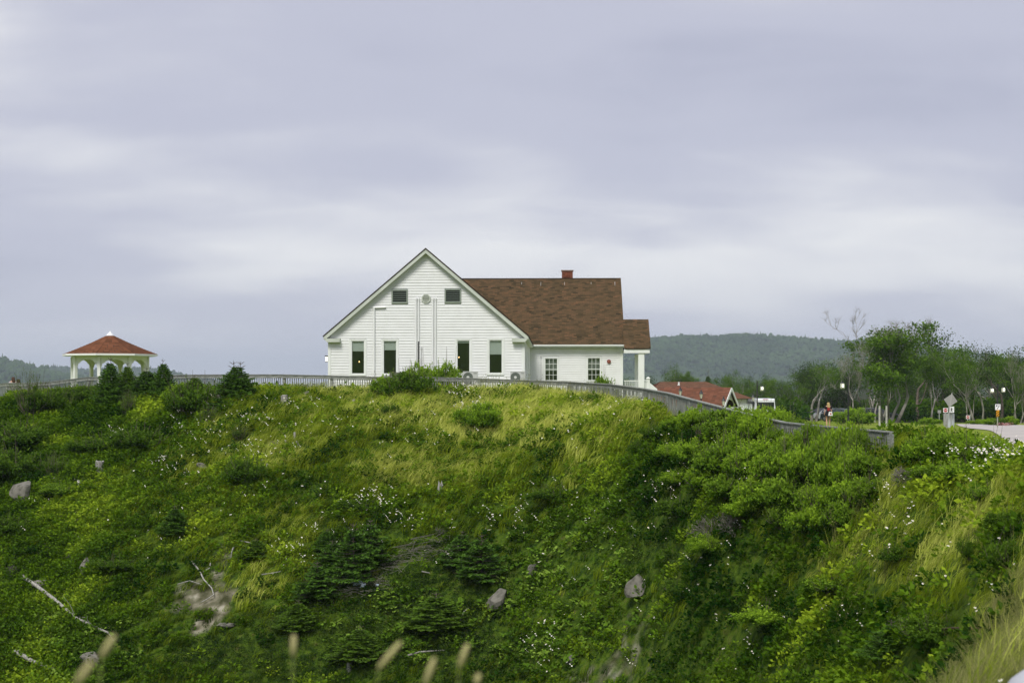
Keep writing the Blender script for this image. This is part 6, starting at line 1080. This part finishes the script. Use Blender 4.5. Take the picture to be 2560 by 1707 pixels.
for i, a in enumerate([(52,1237,46,52,'large angular brown grey boulder at the left edge',.25),(1246,1500,62,44,'slanted pale grey boulder low in the middle of the bank',-.5),(1594,1472,54,60,'tall grey boulder on the right above the eroded soil',0),(1330,1430,30,34,'small grey rock right of the two spruces',.2),(95,1464,46,26,'flat rock beside the upper end of the fallen log',0),(210,1418,22,34,'dull brown rock in the left herbs',.1),(98,1158,26,12,'flat pale stone left of the stumps',0),(107,1275,14,14,'small pale stone below the left boulder',0),(191,1303,10,9,'small white stone in the left grass',0),(198,1346,11,9,'white stone below the other small white one',0),(170,1395,13,12,'round brownish stone left of the dull rock',0),(505,1168,20,20,'round grey stone in the flowery grass on the left',0),(300,1003,36,22,'pale grey rock under the gazebo spruces',0),(767,992,20,22,'pale rock in the grass near the flat topped stump',0),(230,1655,46,30,'brown rock behind the blurred seed head at bottom left',0),(4,1298,12,14,'stone cut by the left edge',0),(1120,1378,14,10,'white stone at the end of the long brush pile',0),(1428,1655,22,22,'rock at the edge of the eroded soil',0),(560,1565,40,14,'heap of stones at the foot of the bare soil',0),(785,1013,10,10,'little stone below the pale rock near the crest',0),(520,1226,16,12,'stone above the small conical spruce',0),(365,1178,9,8,'tiny white stone below the dark broad bush',0)]):
    rock(a[0], a[1], a[2], a[3], a[4], 600+i, a[5], m=M_STUMP if 'white' in a[4] else M_ROCK)
def stump(px, top, base, w, label, lean=0.0, jag=.2):
    p = hit(px, base); k = p.y/F; H = (base-top)*k; R_ = w*k/2; o = empty('tree_stump', p, label, 'stump', 'old grey stumps and stakes on the bank'); r = np.random.default_rng(px); n = 10; mb = MB(); vs = []
    for (z, f) in ((-.1, 1.12), (H*.5, .98), (H*.92, .96)): vs += [(math.cos(2*math.pi*j/n)*R_*f*(1+.12*((j*7) % 3-1))+lean*z, math.sin(2*math.pi*j/n)*R_*f, z) for j in range(n)]
    tz = [H*(1+jag*(r.random()-.5)) for _ in range(n)]; vs += [(math.cos(2*math.pi*j/n)*R_*.9+lean*H, math.sin(2*math.pi*j/n)*R_*.9, tz[j]) for j in range(n)]; vs.append((lean*H, 0, H*.97))
    mb.add(vs, [(i*n+j, i*n+(j+1) % n, (i+1)*n+(j+1) % n, (i+1)*n+j) for i in range(3) for j in range(n)]); mb.f += [(3*n+j, 3*n+(j+1) % n, 4*n) for j in range(n)]; child('wood', mb.mesh('wood', M_STUMP), o)
for a in ((712, 989, 1012, 18, 'flat topped grey stump near the crest below the railing'), (885, 1000, 1017, 8, 'thin broken stake in windblown grass under the first window'), (250, 1152, 1178, 22, 'pale cut stump on the left, largest of the pair'), (201, 1203, 1214, 12, 'small pale stump below the left cut stump'), (737, 1082, 1102, 6, 'upright weathered stake, tallest of the three'), (743, 1102, 1116, 6, 'short stake right below the tallest one'), (714, 1102, 1115, 6, 'short stake left of the other two'), (717, 1060, 1075, 7, 'short knobbly stake above the three stakes'), (1098, 1214, 1242, 13, 'pale splintered stump in the middle of the light grass', .15, .9), (874, 1658, 1676, 13, 'small pale stump at the bottom near a blurred seed head'), (668, 1160, 1176, 5, 'thin pale stake in the flowery grass')): stump(*a)
def log(pts_, w0, w1, label, name='fallen_log', m=M_STUMP, lift=.12, br=0):
    P_ = [hit(x, y) for x, y in pts_]; o = empty(name, P_[0], label, 'log' if 'log' in name else 'branch'); k = P_[0].y/F; n = len(P_); pp = [p-P_[0]+Vector((0, -.05, lift+rng.normal()*.01)) for p in P_]; child('wood', MB().tube(pp, [w0*k/2+(w1-w0)*k/2*i/(n-1) for i in range(n)], 8).mesh('wood', m, True), o)
    for q in range(br):
        a = pp[rng.integers(1, n)]; d_ = Vector((rng.normal()*.3, -.1, rng.normal()*.3)); child('twig', MB().tube([a, a+d_, a+d_*1.8+Vector((rng.normal()*.1, 0, rng.normal()*.1))], [.012, .009, .005], 4).mesh('twig', m), o)
log([(57,1457),(90,1478),(140,1520),(190,1558),(235,1580),(272,1600)], 10, 5, 'long thin grey fallen log slanting down at the bottom left', br=7, lift=.22); log([(40,1645),(80,1668),(135,1690)], 13, 7, 'short bleached log in the bottom left corner', lift=.22)
for pts_, w0, lab, l_ in (([(480,1415),(500,1440),(510,1462),(530,1478),(535,1495),(520,1508),(503,1516)], 4.5, 'white forked dead branch on the bare soil', .12), ([(527,1418),(525,1432),(508,1443)], 3.5, 'short white side branch above the bare soil', .15), ([(445,1475),(475,1464),(505,1470)], 3, 'thin curved white twig left of the forked branch', .12), ([(585,1380),(580,1392),(578,1405)], 4.5, 'short white dead stick above the bare soil', .15), ([(655,1449),(680,1447),(705,1442)], 3.5, 'thin pale stick left of the spruce clump', .15), ([(1150,1562),(1160,1545),(1172,1535)], 3.5, 'curled white root by the slanted boulder', .15), ([(600,1365),(625,1370),(650,1375)], 3, 'thin pale twig under the tiny spruce', .15), ([(1055,1443),(1075,1446)], 4, 'short pale stick right of the long brush pile', .15), ([(1020,1655),(1050,1645),(1112,1640)], 6, 'grey broken branch behind the middle seed heads', .15)): log(pts_, w0, 2, lab, 'dead_branch', lift=l_)
log([(2320,1597),(2380,1594),(2460,1593)], 7, 6, 'dark brown half buried timber at the lower right', m=mat('wet_dark_wood', (.06,.035,.022), rough=.7), lift=.15)

# ------------------------------------------------------------------ ground cover
def cand(n, px_lo=-250, px_hi=2850):
    """candidates spread evenly over the ground in view"""
    x = rng.uniform(-24, 24, n); y = rng.uniform(5, 74, n); z = gz(x, y); px, py = proj(x, y, z); k = (px > px_lo) & (px < px_hi) & (py > 960) & (py < 1900) & (y > 6.5)
    return x[k], y[k], z[k], px[k], py[k]
def fence_y(x): return np.interp(x, [p.x for p in FP], [p.y for p in FP])
x, y, z, px, py = cand(260000); front = (y < fence_y(x)+.5) | (x > FP[-1].x+.2)*(y < 37)
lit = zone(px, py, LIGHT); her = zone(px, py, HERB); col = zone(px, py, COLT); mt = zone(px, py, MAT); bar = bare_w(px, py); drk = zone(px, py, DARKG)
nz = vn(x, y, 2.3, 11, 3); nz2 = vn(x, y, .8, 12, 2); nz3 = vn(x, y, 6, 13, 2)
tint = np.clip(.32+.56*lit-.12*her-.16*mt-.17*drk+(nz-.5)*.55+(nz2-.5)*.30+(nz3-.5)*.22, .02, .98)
pg = np.clip(1.0-.35*her-.75*np.minimum(col*1.2, 1)-.9*np.minimum(mt*1.15, 1)-.80*np.minimum(bar*1.5, 1), .10, 1)*front*(.55+.45*(nz > .33))
pick = rng.random(len(x)); dens = .34
kk = pick < pg*dens; X, Y = x[kk], y[kk]; windr = .15+.9*(vn(X, Y, 4, 21, 2)-.5)-.35*lit[kk]
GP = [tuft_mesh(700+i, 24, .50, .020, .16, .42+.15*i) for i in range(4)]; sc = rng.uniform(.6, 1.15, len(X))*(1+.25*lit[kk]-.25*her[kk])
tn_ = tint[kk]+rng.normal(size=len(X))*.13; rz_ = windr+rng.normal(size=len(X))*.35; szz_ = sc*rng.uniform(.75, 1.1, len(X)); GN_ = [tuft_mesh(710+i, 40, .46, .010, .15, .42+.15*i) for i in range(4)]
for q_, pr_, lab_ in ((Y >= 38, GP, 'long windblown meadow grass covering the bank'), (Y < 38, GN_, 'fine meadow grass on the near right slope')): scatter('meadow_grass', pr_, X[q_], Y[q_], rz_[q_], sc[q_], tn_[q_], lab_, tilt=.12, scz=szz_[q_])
pick = rng.random(len(x)); kk = (y > 19) & (pick < .27*(1-.6*(px > 2150))*front*(.30+np.minimum(her, 1)*1.0+.35*(1-lit)*(nz3 > .5)+.2*drk)*(1-np.minimum(bar*1.4, 1))*(1-.8*mt)); X, Y = x[kk], y[kk]; sc = rng.uniform(.5, 1.3, len(X))
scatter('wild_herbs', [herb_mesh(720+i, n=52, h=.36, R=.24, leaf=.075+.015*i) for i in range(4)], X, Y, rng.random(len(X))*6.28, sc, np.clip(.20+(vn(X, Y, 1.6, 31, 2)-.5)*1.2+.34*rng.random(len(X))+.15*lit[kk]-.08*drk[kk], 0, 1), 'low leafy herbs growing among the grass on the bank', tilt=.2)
pick = rng.random(len(x)); kk = pick < .42*front*np.minimum(col*1.3, 1)*(.25+.75*(nz2 > .47)); X, Y = x[kk], y[kk]
scatter('coltsfoot', [colt_mesh(740+i) for i in range(4)], X, Y, rng.random(len(X))*6.28, rng.uniform(.7, 1.25, len(X)), rng.uniform(.1, .7, len(X)), 'round leaved coltsfoot patches on the lower bank', tilt=.2)
pick = rng.random(len(x)); kk = pick < .46*front*np.minimum(mt*1.3, 1)*(1-np.minimum(bar*1.4, 1)); X, Y = x[kk], y[kk]
scatter('creeping_juniper', [herb_mesh(760+i, n=80, h=.14, R=.28, leaf=.045, matl=G_MAT, wid=.45, flat=.5) for i in range(3)], X, Y, rng.random(len(X))*6.28, rng.uniform(.7, 1.3, len(X)), np.clip(.35+(vn(X, Y, 1.1, 41, 2)-.5)*1.3+.15*rng.normal(size=len(X)), 0, 1), 'dark low juniper and crowberry mat on the lower bank', tilt=.25)
DAISY = [(1600,1240,200,110,30,.22),(2350,1330,200,140,0,.10),(720,1000,50,14,0,.6),(540,1000,40,20,0,.5),(620,1060,120,50,0,.3),(430,1155,50,18,0,.7),(450,1175,50,12),(290,1080,20,10),(930,1250,60,30),(980,1290,60,20),(1260,1285,50,20,25),(1330,1240,60,20,35),(1620,1110,60,16,45),(1690,1180,60,30,30),(1640,1230,50,50,40,.7),(1890,1200,50,22),(1810,1395,30,18,30),(2170,1210,70,24),(2240,1270,50,60,30,.6),(2440,1140,90,16),(2500,1125,60,14),(2420,1170,30,8),(1340,1400,24,16),(1350,1600,40,45),(1590,1620,50,30,45),(1930,1150,20,50,0,.6),(1860,1290,30,30,0,.8),(1160,980,40,22),(1180,1010,40,14),(840,1340,120,40,0,.5),(730,1370,60,30,0,.6),(1100,1380,40,20,0,.5),(1900,1500,160,120,0,.12),(2100,1450,200,150,0,.10),(1620,1420,300,200,0,.06),(600,1250,400,120,0,.04),(1000,1060,260,50,0,.12),(620,1110,150,40,0,.25),(1500,1060,250,60,0,.10),(1240,1300,180,30,0,.3),(470,1050,60,30,0,.35),(2480,1680,60,30,0,.4)]
dz = zone(px, py-.40*F/np.maximum(y, 5), DAISY); kk = (rng.random(len(x)) < .62*front*dz*(.15+.85*(vn(x, y, .45, 55) > .5))); X, Y = x[kk], y[kk]
scatter('daisies', [daisy_mesh(780, 1), daisy_mesh(781, 2), daisy_mesh(782, 3)], X, Y, rng.normal(size=len(X))*.5, rng.uniform(.6, 1.05, len(X)), np.zeros(len(X)), 'white ox-eye daisies dotted over the bank', tilt=.06)
# dry seeding grass on the near right and grass plumes
n = 60000; x2 = rng.uniform(1.2, 9, n); y2 = rng.uniform(6.5, 22, n); z2 = gz(x2, y2); px2, py2 = proj(x2, y2, z2); w = zone(px2, py2, [(2560,1620,200,160),(2500,1740,320,120),(2640,1500,160,200)]); kk = rng.random(n) < .22*w; X, Y = x2[kk], y2[kk]
scatter('dry_grass', [tuft_mesh(800+i, 26, .62, .008, .14, .5, G_TAN, 4) for i in range(3)], X, Y, .3+rng.normal(size=len(X))*.6, rng.uniform(.5, .9, len(X)), rng.uniform(.1, .8, len(X)), 'dry tan and green seeding grass close by at the bottom right', tilt=.12)
pl = zone(px, py, [(2180,1430,120,110),(2150,1330,60,40),(1950,1560,200,60,0,.4),(2240,1500,80,80,0,.6),(1250,1000,400,25,0,.5)])
kk = rng.random(len(x)) < .05*front*pl; X, Y = x[kk], y[kk]; scatter('grass_plumes', [plume_mesh(820+i) for i in range(3)], X, Y, rng.normal(size=len(X))*.6, rng.uniform(.7, 1.1, len(X)), rng.uniform(.2, .6, len(X)), 'pale seeding grass plumes standing above the right hand slope', tilt=.12)
# short grass behind the railing and on the lawn edge
n = 30000; x3 = rng.uniform(-26, 14, n); y3 = rng.uniform(46, 80, n); k3 = (y3 > fence_y(x3)+.4) & ~((np.abs(x3+4.5) < 5.6) & (y3 > 75)) ; x3, y3 = x3[k3], y3[k3]
scatter('short_grass', [tuft_mesh(830, 24, .22, .012, .22, .3)], x3, y3, rng.random(len(x3))*6.28, rng.uniform(.7, 1.2, len(x3)), np.clip(.35+.5*(vn(x3, y3, 3, 61, 2)-.5), 0, 1), 'short grass between the railing and the house', tilt=.1)

# ------------------------------------------------------------------ seed heads right in front of the camera
M_SEED = mat('pale_seed_head', (.46,.42,.20), (.34,.31,.13), scale=300, rough=.9); M_STEM = mat('grass_stem', (.16,.20,.05), rough=.8)
for i, (x0, y0, x1, y1, d, lab) in enumerate([(733,1640,735,1585,2.7,'blurred upright tan seed head at bottom centre left'),(945,1672,1004,1602,2.5,'blurred seed head bending right, largest at the bottom centre'),(1062,1712,1087,1642,2.45,'blurred seed head left of the bottom centre pair'),(1148,1668,1170,1608,2.6,'blurred seed head right of the bottom centre pair'),(1190,1712,1198,1682,2.6,'blurred seed head cut by the bottom edge'),(252,1645,288,1585,2.2,'faint blurred seed head at the bottom left'),(190,1712,232,1650,1.9,'large faint blurred seed head in the bottom left')]):
    a, b = P(x0, y0, d), P(x1, y1, d); gx = a.x-(b.x-a.x)*1.5; g = Vector((gx, d+.05, float(gz(gx, d+.05)))); o = empty('timothy_grass', g, lab, 'grass stem', 'tan seed heads close to the lens'); L_ = (b-a).length
    tt = [0, .08, .5, .92, 1]; child('seed_head', MB().tube([a.lerp(b, t)-g for t in tt], [.001, .0052, .0062, .0045, .001], 10).mesh('seed_head', M_SEED, True), o); child('stem', MB().tube([(0, 0, 0), tuple((a-g)*.5+Vector((-.02, 0, 0))), tuple(a-g)], [.0022, .0016, .0012], 5).mesh('stem', M_STEM, True), o)
# smooth pale object cut by the bottom right corner
p = P(2598, 1752, 7.0); o = empty('guard_stone', (p.x, p.y, float(gz(p.x, p.y))), 'smooth white painted edge cut off by the bottom right corner', 'guard stone'); r_ = 95/F*7.0; ht = p.z-o.location.z; child('stone', MB().lathe([(r_*1.02, -.1), (r_*1.02, ht-.3*r_), (r_*.93, ht+.2*r_), (r_*.70, ht+.55*r_), (r_*.38, ht+.80*r_), (.01, ht+.9*r_)], 28).mesh('stone', mat('grey_painted_stone', (.42,.43,.46), rough=.7), True), o)
